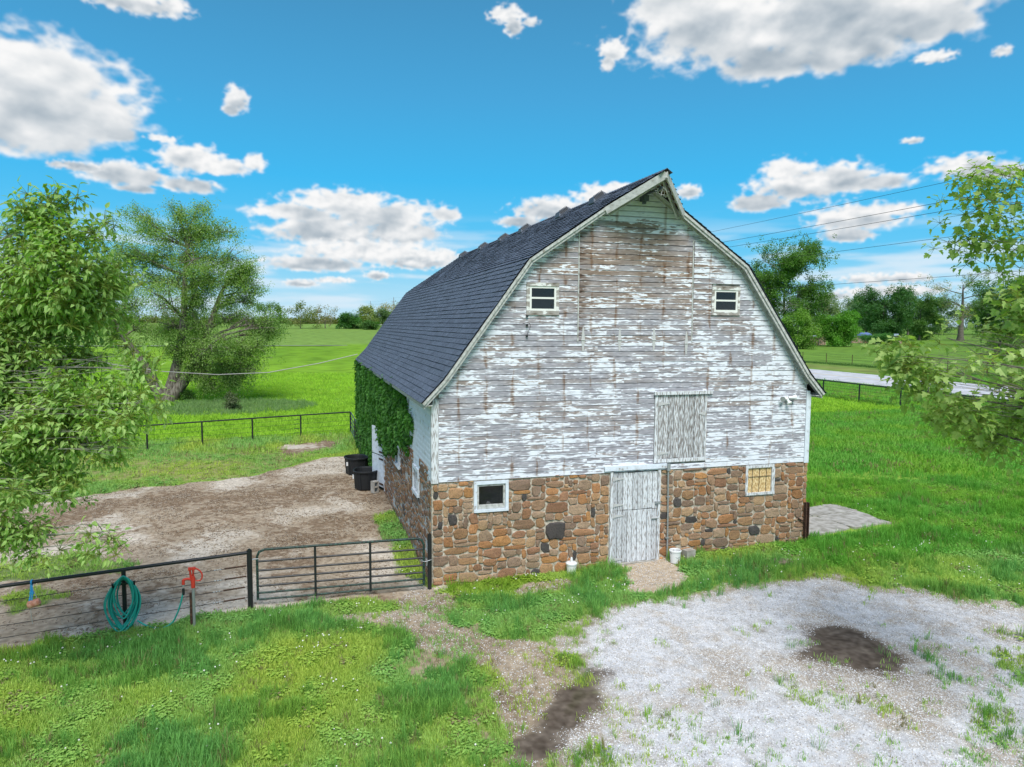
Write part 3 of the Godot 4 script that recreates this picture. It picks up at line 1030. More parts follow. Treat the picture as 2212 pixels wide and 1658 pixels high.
func sash_window(barn: Node3D, x0: float, x1: float, y0: float, y1: float, ix0: float, ix1: float, iy0: float, iy1: float, hole: bool) -> void:
	var c := MB.new()
	c.box(Vector3(x0, y0, 0.012), Vector3(x1, iy0, 0.050))
	c.box(Vector3(x0, iy1, 0.012), Vector3(x1, y1, 0.052))
	c.box(Vector3(x0, iy0, 0.012), Vector3(ix0, iy1, 0.046))
	c.box(Vector3(ix1, iy0, 0.012), Vector3(x1, iy1, 0.046))
	c.box(Vector3(x0 - 0.01, y0 - 0.012, 0.014), Vector3(x1 + 0.01, y0 - 0.001, 0.062))
	var win := part(c, "window", M.casing, barn)
	var f := MB.new()
	frame_rect(f, ix0, ix1, iy0, iy1, 0.045, -0.02, 0.036)
	var ym := lerpf(iy0, iy1, 0.52)
	f.box(Vector3(ix0 + 0.045, ym - 0.02, -0.015), Vector3(ix1 - 0.045, ym + 0.02, 0.030))
	part(f, "frame", M.vinyl, win)
	for k in 2:
		var p := MB.new()
		var a := ym + 0.02 if k == 0 else iy0 + 0.045
		var e := iy1 - 0.045 if k == 0 else ym - 0.02
		p.box(Vector3(ix0 + 0.045, a, 0.004 if k == 0 else 0.012), Vector3(ix1 - 0.045, e, 0.008 if k == 0 else 0.016))
		part(p, "pane", M.pane, win)
	var s := MB.new()
	s.box(Vector3(ix0 + 0.046, iy0 + 0.046, -0.012), Vector3(ix1 - 0.046, ym - 0.021, -0.009))
	part(s, "insect_screen", M.screen, win)
	if hole:
		var q := MB.new()
		q.tube(V([Vector3(ix1 - 0.10, iy0 + 0.13, 0.0165), Vector3(ix1 - 0.10, iy0 + 0.13, 0.0185)]), PackedFloat32Array([0.017]), 9)
		part(q, "hole", M.dark_inside, win)


func build_barn() -> void:
	var barn := thing("barn", "weathered white gambrel barn on a brown fieldstone base with dark shingle roof", "barn")
	plan_boards()
	rng.seed = 9
	# --- inner walls
	var back := MB.new()
	var ys := [SB, 4.05, 4.54, 6.02, 6.55, 7.13, 8.33, 8.9]
	for k in ys.size() - 1:
		var y0: float = ys[k]
		var y1: float = ys[k + 1]
		var a0 := minf(CX, hw(y0) - 0.12)
		var a1 := minf(CX, hw(y1) - 0.12)
		var cuts := [[CX - a0, CX - a1, CX + a0, CX + a1]]
		if k == 3:
			cuts = [[CX - a0, CX - a1, 2.17, 2.17], [2.765, 2.765, 6.78, 6.78], [7.40, 7.40, CX + a0, CX + a1]]
		for c in cuts:
			var f := [Vector3(c[0], y0, -0.005), Vector3(c[2], y0, -0.005), Vector3(c[3], y1, -0.005), Vector3(c[1], y1, -0.005)]
			var g := []
			for p in f: g.append(p - Vector3(0, 0, 0.12))
			back.quad(f[0], f[1], f[2], f[3])
			back.quad(g[1], g[0], g[3], g[2])
			for e in 4:
				var d := (e + 1) % 4
				back.quad(f[d], f[e], g[e], g[d])
	var gable := part(back, "gable_wall", M.casing, barn)
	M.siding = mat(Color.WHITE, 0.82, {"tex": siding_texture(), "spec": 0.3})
	for r in rows:
		for s in r[1]:
			var b := MB.new()
			b.wall = true
			var y0: float = r[0]
			var y1 := y0 + PITCH
			var l0: float = s[0]; var l1: float = s[0]; var r0: float = s[1] - 0.004; var r1 := r0
			var e0 := hw(y0) - 0.09; var e1 := hw(y1) - 0.09
			if l0 < CX - e1 - 0.005 or (y0 > 4.1 and s == r[1][0]):
				l0 = maxf(0.13, CX - e0); l1 = maxf(0.13, CX - e1)
			if r0 > CX + e1 + 0.005 or (y0 > 4.1 and s == r[1][-1]):
				r0 = minf(W - 0.11, CX + e0); r1 = minf(W - 0.11, CX + e1)
			board(b, l0, r0, y0 + R(-0.002, 0.002), y1, l1, r1, R(0.006, 0.011))
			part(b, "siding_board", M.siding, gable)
	for k in 2:                                            # corner boards
		var b := MB.new()
		if k == 0:
			b.box(Vector3(0.0, SB - 0.02, 0.0), Vector3(0.125, 4.10, 0.038))
			b.box(Vector3(-0.030, SB - 0.02, -0.10), Vector3(-0.002, 4.02, 0.038))
		else:
			b.box(Vector3(W - 0.105, SB - 0.03, 0.0), Vector3(W, 4.10, 0.038))
			b.box(Vector3(W + 0.002, SB - 0.03, -0.12), Vector3(W + 0.03, 4.02, 0.038))
		part(b, "corner_board", M.corner if k == 0 else M.white_side, barn)
	# --- stone base
	var wall := MB.new()
	for q in [[-0.02, 0.97, -0.3, SB], [0.97, 1.64, -0.3, 1.60], [0.97, 1.64, 2.24, SB], [1.64, 4.24, -0.3, SB], [4.24, 5.38, -0.3, 0.10], [5.38, 7.86, -0.3, SB], [7.86, 8.56, -0.3, 1.58], [7.86, 8.56, 2.25, SB], [8.56, W + 0.02, -0.3, SB]]:
		wall.box(Vector3(q[0], q[2], -0.40), Vector3(q[1], q[3], 0.0))
	var base := part(wall, "stone_wall", M.mortar, barn)
	var gx := 0.112
	var gy := 0.083
	var closed := [[2.60, 3.06, 0.82, 1.22], [0.90, 1.71, 1.57, 2.4], [4.16, 5.46, -1, 2.4], [7.80, 8.64, 1.54, 2.4]]
	var list := pack(86, 28, func(k: int, j: int) -> bool:
		var x := k * gx + gx / 2
		var y := j * gy + gy / 2 + 0.012
		for c in closed:
			if x > c[0] and x < c[1] and y > c[2] and y < c[3]: return true
		return false)
	list.sort_custom(func(a: Array, b: Array) -> bool: return a[2] * a[3] > b[2] * b[3])
	var rest := MB.new()
	for k in list.size():
		var q: Array = list[k]
		var b := MB.new() if k < 296 else rest
		var w: float = q[2] * gx
		var h: float = q[3] * gy
		var c := Vector3(q[0] * gx + w / 2 + R(-0.008, 0.008), q[1] * gy + h / 2 + 0.012 + R(-0.008, 0.008), 0)
		c.y -= sin(c.x * 1.7) * 0.012
		stone(b, c, w - R(-0.002, 0.012), minf(h - R(-0.002, 0.010), (2.296 - c.y) * 2.0), R(0.020, 0.046), Vector3.RIGHT, Vector3.UP, Vector3.BACK, stone_colour())
		if k < 296:
			part(b, "stone", M.stone, base)
	var big := MB.new()
	stone(big, Vector3(2.83, 1.02, 0), 0.47, 0.42, 0.06, Vector3.RIGHT, Vector3.UP, Vector3.BACK, Color(0.085, 0.078, 0.078))
	part(big, "stone", M.stone, base).set_meta("label", "large dark boulder in the stone wall left of the door")
	tag(part(rest, "small_stones", M.stone, base), "", "", "", "stuff")
	# --- left side wall
	var sw := MB.new()
	sw.box(Vector3(-0.02, -0.3, -9.1), Vector3(0.38, SB, -0.402))
	sw.box(Vector3(-0.02, -0.3, -BL), Vector3(0.38, SB, -10.05))
	sw.box(Vector3(-0.02, 2.12, -10.049), Vector3(0.38, SB, -9.101))
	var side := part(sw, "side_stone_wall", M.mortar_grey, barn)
	var many := MB.new()
	rng.seed = 12
	for q in pack(75, 31, func(k: int, j: int) -> bool: 
		var z := -(k * 0.12 + 0.06) - 0.06
		var y := j * gy
		return z > -2.55 and z < -1.6 and y > 1.55 or z > -5.95 and z < -5.0 and y > 1.55):
		var w: float = q[2] * 0.12
		var h: float = q[3] * gy
		if rng.randf() < 0.04: continue
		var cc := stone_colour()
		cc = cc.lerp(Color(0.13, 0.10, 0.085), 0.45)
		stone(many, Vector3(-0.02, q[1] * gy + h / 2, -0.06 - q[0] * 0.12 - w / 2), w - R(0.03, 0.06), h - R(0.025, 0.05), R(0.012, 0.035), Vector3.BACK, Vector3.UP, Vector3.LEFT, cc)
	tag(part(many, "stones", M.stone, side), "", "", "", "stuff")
	var sb := MB.new()
	sb.box(Vector3(0.0, SB, -BL), Vector3(0.12, 4.15, -0.126))
	var upper := part(sb, "side_wall", M.white_side, barn)
	for k in 15:
		for j in 4:
			var b := MB.new()
			var y0 := SB - 0.03 + k * PITCH
			if y0 + PITCH > 4.05: continue
			var cuts := [-0.105, -4.2, -9.2, -14.0, -BL]
			var z0: float = cuts[j] - (0.0 if j == 0 else R(-0.6, 0.6) * (1.0 if k % 2 else 0.7))
			var z1: float = cuts[j + 1]
			b.box(Vector3(-0.022, y0, z1), Vector3(0.0, y0 + PITCH * 0.62, z0 - 0.004))
			b.quad(Vector3(-0.022, y0 + PITCH * 0.62, z1), Vector3(-0.022, y0 + PITCH * 0.62, z0 - 0.004), Vector3(-0.004, y0 + PITCH, z0 - 0.004), Vector3(-0.004, y0 + PITCH, z1))
			part(b, "siding_board", M.white_side, upper)
	for z in [-2.05, -5.45]:                               # little side windows
		var b := MB.new()
		var t := Transform3D(Basis(Vector3.UP, -PI / 2), Vector3(-0.02, 0, z))
		for q in [[-0.42, 0.42, 1.58, 1.66, 0.07], [-0.42, 0.42, 2.17, 2.26, 0.05], [-0.42, -0.34, 1.66, 2.17, 0.05], [0.34, 0.42, 1.66, 2.17, 0.05], [-0.02, 0.02, 1.66, 2.17, 0.03]]:
			b.box(Vector3(q[0], q[2], -0.02), Vector3(q[1], q[3], q[4]), t)
		var win := part(b, "window", M.white_side, barn)
		for s in [-1, 1]:
			var p := MB.new()
			p.box(Vector3(minf(s * 0.02, s * 0.34), 1.66, 0.004), Vector3(maxf(s * 0.02, s * 0.34), 2.17, 0.012), t)
			part(p, "pane", M.pane, win)
	# right and back walls, floor of the loft
	var other := MB.new()
	other.box(Vector3(W - 0.12, SB, -BL), Vector3(W, 4.15, -0.126))
	other.box(Vector3(0.121, SB, -BL), Vector3(W - 0.121, 4.15, -BL + 0.12))
	for k in 3:
		var a: Array = PROF[k]; var e: Array = PROF[k + 1]
		var y0: float = maxf(a[1], 4.151)
		var q0 := hw(y0) - 0.1; var q1: float = maxf(e[0] - 0.1, 0.01)
		other.quad(Vector3(CX + q0, y0, -BL), Vector3(CX - q0, y0, -BL), Vector3(CX - q1, e[1] - 0.06, -BL), Vector3(CX + q1, e[1] - 0.06, -BL))
	part(other, "far_wall", M.white_side, barn)
	var ob := MB.new()
	ob.box(Vector3(W - 0.38, -0.3, -BL), Vector3(W + 0.02, SB, -0.402))
	ob.box(Vector3(0.381, -0.3, -BL), Vector3(W - 0.381, SB, -BL + 0.3))
	part(ob, "far_stone_wall", M.mortar, barn)
	var lf := MB.new()
	lf.box(Vector3(0.13, SB - 0.1, -BL + 0.13), Vector3(W - 0.13, SB + 0.05, -0.41))
	part(lf, "loft_floor", M.roof_board, barn)
	build_roof(barn)
	# --- openings
	sash_window(barn, 2.08, 2.84, 5.94, 6.64, 2.155, 2.775, 6.022, 6.56, true)
	sash_window(barn, 6.70, 7.47, 5.98, 6.66, 6.77, 7.41, 6.05, 6.565, false)
	var c := MB.new()                                      # low window
	c.box(Vector3(0.91, 1.58, 0.0), Vector3(1.70, 1.64, 0.06))
	c.box(Vector3(0.91, 2.20, 0.0), Vector3(1.70, 2.27, 0.05))
	c.box(Vector3(0.91, 1.64, 0.0), Vector3(0.98, 2.20, 0.05))
	c.box(Vector3(1.63, 1.64, 0.0), Vector3(1.70, 2.20, 0.05))
	var low := part(c, "window", M.white_side, barn)
	var f := MB.new()
	frame_rect(f, 0.985, 1.625, 1.645, 2.195, 0.04, -0.06, 0.02)
	f.box(Vector3(1.026, 1.686, -0.05), Vector3(1.584, 1.735, 0.0))
	part(f, "frame", M.trim, low)
	var p := MB.new()
	p.box(Vector3(1.026, 1.736, -0.035), Vector3(1.584, 2.154, -0.03))
	part(p, "pane", M.pane, low)
	var paper := MB.new()
	paper.tri(Vector3(1.20, 1.738, -0.05), Vector3(1.32, 1.738, -0.05), Vector3(1.235, 1.80, -0.06))
	paper.tri(Vector3(1.235, 1.80, -0.06), Vector3(1.32, 1.738, -0.05), Vector3(1.29, 1.785, -0.075))
	part(paper, "rag", M.bucket, low)
	c = MB.new()                                           # boarded window
	c.box(Vector3(7.80, 1.53, 0.0), Vector3(8.64, 1.59, 0.055))
	c.box(Vector3(7.80, 2.21, 0.0), Vector3(8.62, 2.28, 0.045))
	c.box(Vector3(7.80, 1.59, 0.0), Vector3(7.865, 2.21, 0.045))
	c.box(Vector3(8.555, 1.59, 0.0), Vector3(8.64, 2.21, 0.045))
	var shut := part(c, "boarded_window", M.corner, barn)
	p = MB.new()
	p.box(Vector3(7.866, 1.591, -0.03), Vector3(8.554, 2.209, 0.0))
	part(p, "chipboard_sheet", M.osb, shut)
	for x in [8.01, 8.21, 8.41]:
		p = MB.new()
		p.tube(V([Vector3(x, 1.591, 0.010), Vector3(x + 0.004, 2.209, 0.010)]), PackedFloat32Array([0.006]), 5)
		part(p, "bar", M.wire, shut)
	p = MB.new()
	p.tube(V([Vector3(7.866, 1.985, 0.018), Vector3(8.554, 1.99, 0.018)]), PackedFloat32Array([0.006]), 5)
	part(p, "bar", M.wire, shut)
	# loft door
	c = MB.new()
	c.box(Vector3(5.27, 2.475, 0.0), Vector3(6.65, 2.56, 0.055))
	c.box(Vector3(5.27, 2.56, 0.0), Vector3(5.345, 4.09, 0.048))
	c.box(Vector3(6.60, 2.56, 0.0), Vector3(6.65, 4.09, 0.048))
	c.box(Vector3(5.23, 4.091, 0.0), Vector3(6.78, 4.17, 0.09))
	var loft := part(c, "loft_door", M.corner, barn)
	vertical_boards(loft, 5.35, 6.595, 2.57, 4.08, 9, 0.038, M.loft_planks)
	strap_hinge(loft, 5.40, 3.88, 0.040)
	strap_hinge(loft, 5.40, 2.70, 0.040)
	strap_hinge(loft, 6.56, 3.62, 0.040, 0.12, PI)
	# walk-in door in two halves
	c = MB.new()
	c.box(Vector3(4.165, 0.08, -0.10), Vector3(4.225, 2.32, 0.055))
	c.box(Vector3(5.395, 0.08, -0.10), Vector3(5.455, 2.32, 0.055))
	c.box(Vector3(4.226, 2.315, -0.08), Vector3(5.394, 2.34, 0.03))
	var door := part(c, "stable_door", M.corner, barn)
	var hd := MB.new()
	hd.box(Vector3(4.00, 2.345, 0.03), Vector3(5.60, 2.455, 0.085))
	part(hd, "door_header", M.white_side, door)
	vertical_boards(door, 4.232, 5.388, 1.392, 2.275, 9, 0.022, M.door_planks)
	vertical_boards(door, 4.232, 5.388, 0.13, 1.375, 9, 0.016, M.door_planks)
	var sill := MB.new()
	sill.box(Vector3(4.20, 0.02, -0.12), Vector3(5.42, 0.125, 0.10))
	part(sill, "sill", M.concrete, door)
	for y in [2.14, 1.52, 1.26, 0.22]:
		strap_hinge(door, 4.265, y, 0.026)
	var lt := MB.new()
	lt.box(Vector3(5.25, 1.12, 0.02), Vector3(5.40, 1.18, 0.045))
	lt.tube(V([Vector3(5.24, 1.15, 0.055), Vector3(5.42, 1.15, 0.06)]), PackedFloat32Array([0.009]), 6)
	part(lt, "latch", M.hinge, door)
	lt = MB.new()
	lt.box(Vector3(5.33, 1.50, 0.026), Vector3(5.47, 1.55, 0.075))
	part(lt, "latch", M.galv, door)
	# big hay door: side strips, bottom hinges
	for x in [3.30, 6.19]:
		var b := MB.new()
		b.beam(Vector3(x, 5.34, 0.034), Vector3(x + (0.0 if x < 4 else -0.02), 7.86 if x < 4 else 7.70, 0.036), 0.028, 0.02, Vector3.BACK)
		part(b, "hay_door_strip", M.trim, barn)
	for x in [3.43, 4.33, 5.20, 6.05]:
		var b := MB.new()
		var y := 5.38 if x < 6 else 5.30
		b.quad(Vector3(x - 0.045, y, 0.040), Vector3(x + 0.045, y, 0.040), Vector3(x + 0.014, y + 0.28, 0.036), Vector3(x - 0.014, y + 0.28, 0.036))
		b.quad(Vector3(x - 0.014, y - 0.26, 0.036), Vector3(x + 0.014, y - 0.26, 0.036), Vector3(x + 0.045, y - 0.012, 0.040), Vector3(x - 0.045, y - 0.012, 0.040))
		b.tube(V([Vector3(x - 0.05, y - 0.006, 0.042), Vector3(x + 0.05, y - 0.006, 0.042)]), PackedFloat32Array([0.012]), 6)
		part(b, "hay_door_hinge", M.hinge, barn)
	# insulators with a stub of wire
	var ins := MB.new()
	for y in [5.90, 5.70, 5.47]:
		ins.tube(V([Vector3(2.09, y, 0.02), Vector3(2.09, y, 0.05), Vector3(2.09, y, 0.055), Vector3(2.09, y, 0.085)]), PackedFloat32Array([0.012, 0.012, 0.03, 0.024]), 8)
	ins.tube(bez(Vector3(1.72, 5.72, 0.04), Vector3(1.95, 5.70, 0.07), Vector3(2.08, 5.76, 0.08)), PackedFloat32Array([0.005]), 4)
	ins.tube(bez(Vector3(2.08, 5.76, 0.08), Vector3(2.20, 5.74, 0.09), Vector3(2.15, 5.62, 0.06)), PackedFloat32Array([0.005]), 4)
	ins.tube(bez(Vector3(2.15, 5.62, 0.06), Vector3(2.12, 5.58, 0.06), Vector3(2.09, 5.48, 0.07)), PackedFloat32Array([0.005]), 4)
	part(ins, "insulators", M.knob, barn)


func build_roof(barn: Node3D) -> void:
	var zf := 0.262
	var zb := -BL - 0.262
	var hood := [0.968, 8.33]
	var deck := MB.new()
	var sof := MB.new()
	for sgn in [-1.0, 1.0]:
		for k in 3:
			var a: Array = PROF[k]
			var b: Array = PROF[k + 1]
			var n := Vector2(b[1] - a[1], a[0] - b[0]).normalized() * 0.055
			var o0 := Vector2(a[0], a[1]); var o1 := Vector2(b[0], b[1])
			var i0 := o0 - n; var i1 := o1 - n
			if k == 2: i1 = Vector2(0.0, 9.0 - 0.055 / n.normalized().y)
			if k > 0:
				var pa: Array = PROF[k - 1]
				var pn := Vector2(a[1] - pa[1], pa[0] - a[0]).normalized() * 0.055
				i0 = o0 - (n + pn) * 0.5
			if k < 2:
				var nb: Array = PROF[k + 2]
				var nn := Vector2(nb[1] - b[1], b[0] - nb[0]).normalized() * 0.055
				i1 = o1 - (n + nn) * 0.5
			var P := func(q: Vector2, z: float) -> Vector3: return Vector3(CX + sgn * q.x, q.y, z)
			var faces := [[P.call(o0, zf - 0.03), P.call(o0, zb), P.call(o1, zb), P.call(o1, zf - 0.03)], [P.call(i0, zb), P.call(i0, zf - 0.03), P.call(i1, zf - 0.03), P.call(i1, zb)], [P.call(o0, zf - 0.03), P.call(o1, zf - 0.03), P.call(i1, zf - 0.03), P.call(i0, zf - 0.03)], [P.call(o1, zb), P.call(o0, zb), P.call(i0, zb), P.call(i1, zb)]]
			if k == 0: faces.append([P.call(o0, zf - 0.03), P.call(i0, zf - 0.03), P.call(i0, zb), P.call(o0, zb)])
			for fc in faces:
				if sgn > 0: deck.quad(fc[3], fc[2], fc[1], fc[0])
				else: deck.quad(fc[0], fc[1], fc[2], fc[3])
	var roof := part(deck, "roof", M.roof_deck, barn)
	# shingles, course by course
	var sh := MB.new()
	rng.seed = 21
	var total := 7.182
	var sh0 := 6.009
	var nr := 50
	for sgn in [-1.0, 1.0]:
		for r in nr:
			var s0 := total * r / nr - 0.012
			var s1 := minf(total * (r + 1) / nr + 0.02, total)
			var lo := roof_at(maxf(s0, -0.012))
			var hi := roof_at(s1)
			var front := zf + 0.02 + 0.93 * clampf((s0 - sh0) / (total - sh0), 0.0, 1.0)
			var z := zb - 0.02
			while z < front - 0.01:
				var w := R(0.07, 0.17) * (1.0 if sgn < 0 else 2.0)
				var z1 := minf(z + w, front)
				if front - z1 < 0.04: z1 = front
				var lift := 0.0065 if rng.randf() < 0.5 else 0.0
				var t := R(0.88, 1.10)
				if rng.randf() < 0.10: t *= 0.88
				sh.col = Color(0.235 * t, 0.295 * t, 0.41 * t)
				var wave := (0.008 + nz.get_noise_2d(z * 0.9, s0 * 1.4) * 0.014)
				var wave2 := (0.008 + nz.get_noise_2d(z1 * 0.9, s0 * 1.4) * 0.014)
				var wob := nz2.get_noise_2d(z * 0.55, r * 7.0) * 0.008
				var wob2 := nz2.get_noise_2d(z1 * 0.55, r * 7.0) * 0.008
				var a0 := Vector3(CX + sgn * (lo[0] + lo[2] * (0.017 + lift + wave)), lo[1] + lo[3] * (0.017 + lift + wave) + wob, z)
				var b0 := Vector3(CX + sgn * (lo[0] + lo[2] * (0.017 + lift + wave2)), lo[1] + lo[3] * (0.017 + lift + wave2) + wob2, z1)
				var a1 := Vector3(CX + sgn * (hi[0] + hi[2] * (0.004 + wave)), hi[1] + hi[3] * (0.003 + wave), z)
				var b1 := Vector3(CX + sgn * (hi[0] + hi[2] * (0.003 + wave2)), hi[1] + hi[3] * (0.003 + wave2), z1)
				var dn := Vector3(sgn * lo[2], lo[3], 0) * (0.014 + lift)
				if sgn < 0:
					sh.quad(b0, a0, a1, b1)
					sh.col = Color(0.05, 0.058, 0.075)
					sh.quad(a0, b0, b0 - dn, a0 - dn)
				else:
					sh.quad(a0, b0, b1, a1)
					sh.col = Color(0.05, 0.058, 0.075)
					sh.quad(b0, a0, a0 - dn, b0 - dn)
				z = z1
	var cap := MB.new()                                     # ridge caps
	var z := zb - 0.02
	while z < 1.2:
		var t := R(0.85, 1.15)
		cap.col = Color(0.235 * t, 0.295 * t, 0.41 * t)
		var z1 := minf(z + 0.16, 1.21)
		for sgn in [-1.0, 1.0]:
			var q := [Vector3(CX, 9.035, z1), Vector3(CX, 9.025, z), Vector3(CX + sgn * 0.14, 8.93, z), Vector3(CX + sgn * 0.14, 8.94, z1)]
			if sgn > 0: cap.quad(q[0], q[3], q[2], q[1])
			else: cap.quad(q[1], q[2], q[3], q[0])
			if sgn < 0: cap.quad(q[0], q[3], q[3] - Vector3(0, 0.012, 0), q[0] - Vector3(0, 0.012, 0))
			else: cap.quad(q[3], q[0], q[0] - Vector3(0, 0.012, 0), q[3] - Vector3(0, 0.012, 0))
		z = z1
	tag(part(sh, "shingles", M.shingle, roof), "", "", "", "stuff")
	tag(part(cap, "ridge_cap", M.shingle, roof), "", "", "", "stuff")
	# box vents
	for zz in [-1.75, -4.2, -7.8, -10.4, -13.4, -17.1]:
		var b := MB.new()
		var slope := atan2(1.866, 2.728)
		var t := Transform3D(Basis(Vector3.BACK, slope), Vector3(CX - 0.30, 9.0 - 0.30 * 0.684 + 0.01, zz))
		var low := 0.05; var high := 0.15
		var pts := [Vector3(-0.20, low, 0.19), Vector3(-0.11, high, 0.15), Vector3(0.17, high, 0.15), Vector3(0.22, low, 0.19)]
		var bk := []
		for q in pts: bk.append(Vector3(q.x, q.y, -q.z))
		for k in 3: b.quad(t * pts[k + 1], t * bk[k + 1], t * bk[k], t * pts[k])
		b.quad(t * pts[0], t * pts[3], t * pts[2], t * pts[1]); b.quad(t * bk[3], t * bk[0], t * bk[1], t * bk[2])
		b.box(Vector3(-0.19, -0.01, -0.18), Vector3(0.21, low + 0.002, 0.18), t)
		b.box(Vector3(-0.26, 0.0, -0.24), Vector3(0.26, 0.012, 0.24), t)
		var vent := part(b, "roof_vent", M.vent, roof)
		var sl := MB.new()
		for k in 7:
			var x := -0.10 + k * 0.04
			sl.beam(t * Vector3(x, 0.07, 0.194), t * Vector3(x, 0.185, 0.160), 0.018, 0.012, t.basis.z)
		part(sl, "louvre", M.vent_slat, roof)
	# painted boards along the front edges
	for sgn in [-1.0, 1.0]:
		for k in 3:
			var b := MB.new()
			var a: Array = PROF[k]
			var e: Array = PROF[k + 1] if k < 2 else hood
			var n := Vector2(e[1] - a[1], a[0] - e[0]).normalized()
			for lay in [[0.012, 0.068, zf - 0.028, zf], [0.066, 0.125, zf - 0.045, zf - 0.030]]:
				var q0: Vector2 = Vector2(a[0], a[1]) - n * lay[0]; var q1: Vector2 = Vector2(e[0], e[1]) - n * lay[0]
				var r0: Vector2 = Vector2(a[0], a[1]) - n * lay[1]; var r1: Vector2 = Vector2(e[0], e[1]) - n * lay[1]
				var c := []
				for zz in [lay[3], lay[2]]:
					for q in [q0, q1, r1, r0]:
						c.append(Vector3(CX + sgn * q.x, q.y, zz))
				for fc in [[0, 3, 2, 1], [4, 5, 6, 7], [0, 1, 5, 4], [2, 3, 7, 6], [0, 4, 7, 3], [1, 2, 6, 5]]:
					if sgn > 0: b.quad(c[fc[3]], c[fc[2]], c[fc[1]], c[fc[0]])
					else: b.quad(c[fc[0]], c[fc[1]], c[fc[2]], c[fc[3]])
			part(b, "rake_board", M.trim, roof)
		# fascia along the eave, and rafter ends
		var fb := MB.new()
		fb.box(Vector3(CX + sgn * 5.01 - 0.012, 3.93, zb), Vector3(CX + sgn * 5.01 + 0.012, 4.045, zf - 0.05))
		part(fb, "fascia", M.trim, roof)
		var sf := MB.new()
		sf.box(Vector3(minf(CX + sgn * 4.83, CX + sgn * 4.99), 3.985, zb), Vector3(maxf(CX + sgn * 4.83, CX + sgn * 4.99), 4.0, zf - 0.05))
		part(sf, "soffit", M.trim, roof)
		# hay hood
		var tip := Vector3(CX, 9.0, 1.19)
		var foot := Vector3(CX + sgn * hood[0], hood[1], zf)
		var h := MB.new()
		var d := Vector3(0, -0.012, 0)
		h.beam(foot + Vector3(0, -0.10, 0), tip + Vector3(0, -0.10, 0), 0.03, 0.16)
		h.beam(foot + Vector3(-sgn * 0.10, -0.13, -0.10), tip + Vector3(0, -0.16, -0.16), 0.03, 0.13)
		part(h, "hood_board", M.trim, roof)
		var u := MB.new()
		var n := Vector3(sgn * 1.866, 2.728, 0).normalized() * 0.012
		var w1 := Vector3(CX, 9.0, 0.0)
		var w0 := Vector3(CX + sgn * hood[0], hood[1], 0.0)
		var low := [foot - n, tip - n, w1 - n, w0 - n]
		if sgn > 0: u.quad(low[3], low[0], low[1], low[2])
		else: u.quad(low[2], low[1], low[0], low[3])
		part(u, "hood_lining", M.roof_board, roof)
		for k in 5:
			var b := MB.new()
			var t := (k + 0.55) / 5.2
			var p := w0.lerp(w1, t) - n * 2.6
			var e := foot.lerp(tip, t) - n * 2.6
			b.beam(p, e - Vector3(0, 0, 0.06), 0.075, 0.022, Vector3(sgn * 1.866, 2.728, 0).normalized())
			part(b, "hood_slat", M.trim, roof)
	var track := MB.new()
	track.beam(Vector3(CX, 8.66, -0.1), Vector3(CX, 8.66, 1.0), 0.05, 0.06)
	track.box(Vector3(CX - 0.07, 8.50, 0.10), Vector3(CX + 0.06, 8.62, 0.30))
	track.tube(V([Vector3(CX - 0.01, 8.52, 0.2), Vector3(CX - 0.01, 8.44, 0.2)]), PackedFloat32Array([0.05]), 8)
	for k in 3:
		track.beam(Vector3(CX, 8.68, 0.3 + k * 0.3), Vector3(CX, 8.93, 0.3 + k * 0.3), 0.02, 0.02)
	part(track, "hay_track", M.vent, barn)
	var rope := MB.new()
	rng.seed = 5
	for k in 26:
		var p := Vector3(CX + R(-0.09, 0.09), 8.60 + R(-0.12, 0.24), 0.94 + R(-0.07, 0.09))
		rope.tube(bez(p, p + Vector3(R(-0.1, 0.1), R(-0.1, 0.1), R(-0.06, 0.06)), p + Vector3(R(-0.12, 0.12), R(-0.16, 0.1), R(-0.05, 0.05)), 4), PackedFloat32Array([0.008]), 4)
	tag(part(rope, "frayed_rope", M.pale_cable, barn), "", "", "", "stuff")
	for sgn in [-1.0, 1.0]:                                 # painted underside between wall and edge board
		for k in 3:
			var b := MB.new()
			var a: Array = PROF[k]
			var e: Array = PROF[k + 1]
			var n := Vector2(e[1] - a[1], a[0] - e[0]).normalized() * 0.062
			var q0 := Vector2(a[0], a[1]) - n
			var q1 := Vector2(e[0], e[1]) - n
			var c := [Vector3(CX + sgn * q0.x, q0.y, 0.0), Vector3(CX + sgn * q0.x, q0.y, zf - 0.046), Vector3(CX + sgn * q1.x, q1.y, zf - 0.046), Vector3(CX + sgn * q1.x, q1.y, 0.0)]
			if sgn < 0: b.quad(c[0], c[1], c[2], c[3])
			else: b.quad(c[3], c[2], c[1], c[0])
			part(b, "soffit", M.trim, roof)
	var wt := MB.new()                                      # a painted band just under the boards of each slope, on the wall
	for sgn in [-1.0, 1.0]:
		for k in 3:
			var a: Array = PROF[k]
			var e: Array = PROF[k + 1]
			var n := Vector2(e[1] - a[1], a[0] - e[0]).normalized()
			var q0 := Vector2(a[0], a[1]) - n * 0.058; var q1 := Vector2(e[0], e[1]) - n * 0.058
			if k == 2: q1.x = 0.0
			var r0 := q0 - n * 0.07; var r1 := q1 - n * 0.07
			if k == 2: r1.x = 0.0
			if k == 0: 
				q0 = q0.lerp(q1, 0.62); r0 = r0.lerp(r1, 0.62)
			var c := []
			for q in [q0, q1, r1, r0]: c.append(Vector3(CX + sgn * q.x, q.y, 0.050))
			if sgn > 0: c.reverse()
			wt.quad(c[0], c[3], c[2], c[1])
			var dd := Vector3(0, 0, 0.05)
			if sgn < 0: wt.quad(c[3], c[3] - dd, c[2] - dd, c[2])
			else: wt.quad(c[1], c[1] - dd, c[0] - dd, c[0])
	part(wt, "frieze_board", M.trim, barn)


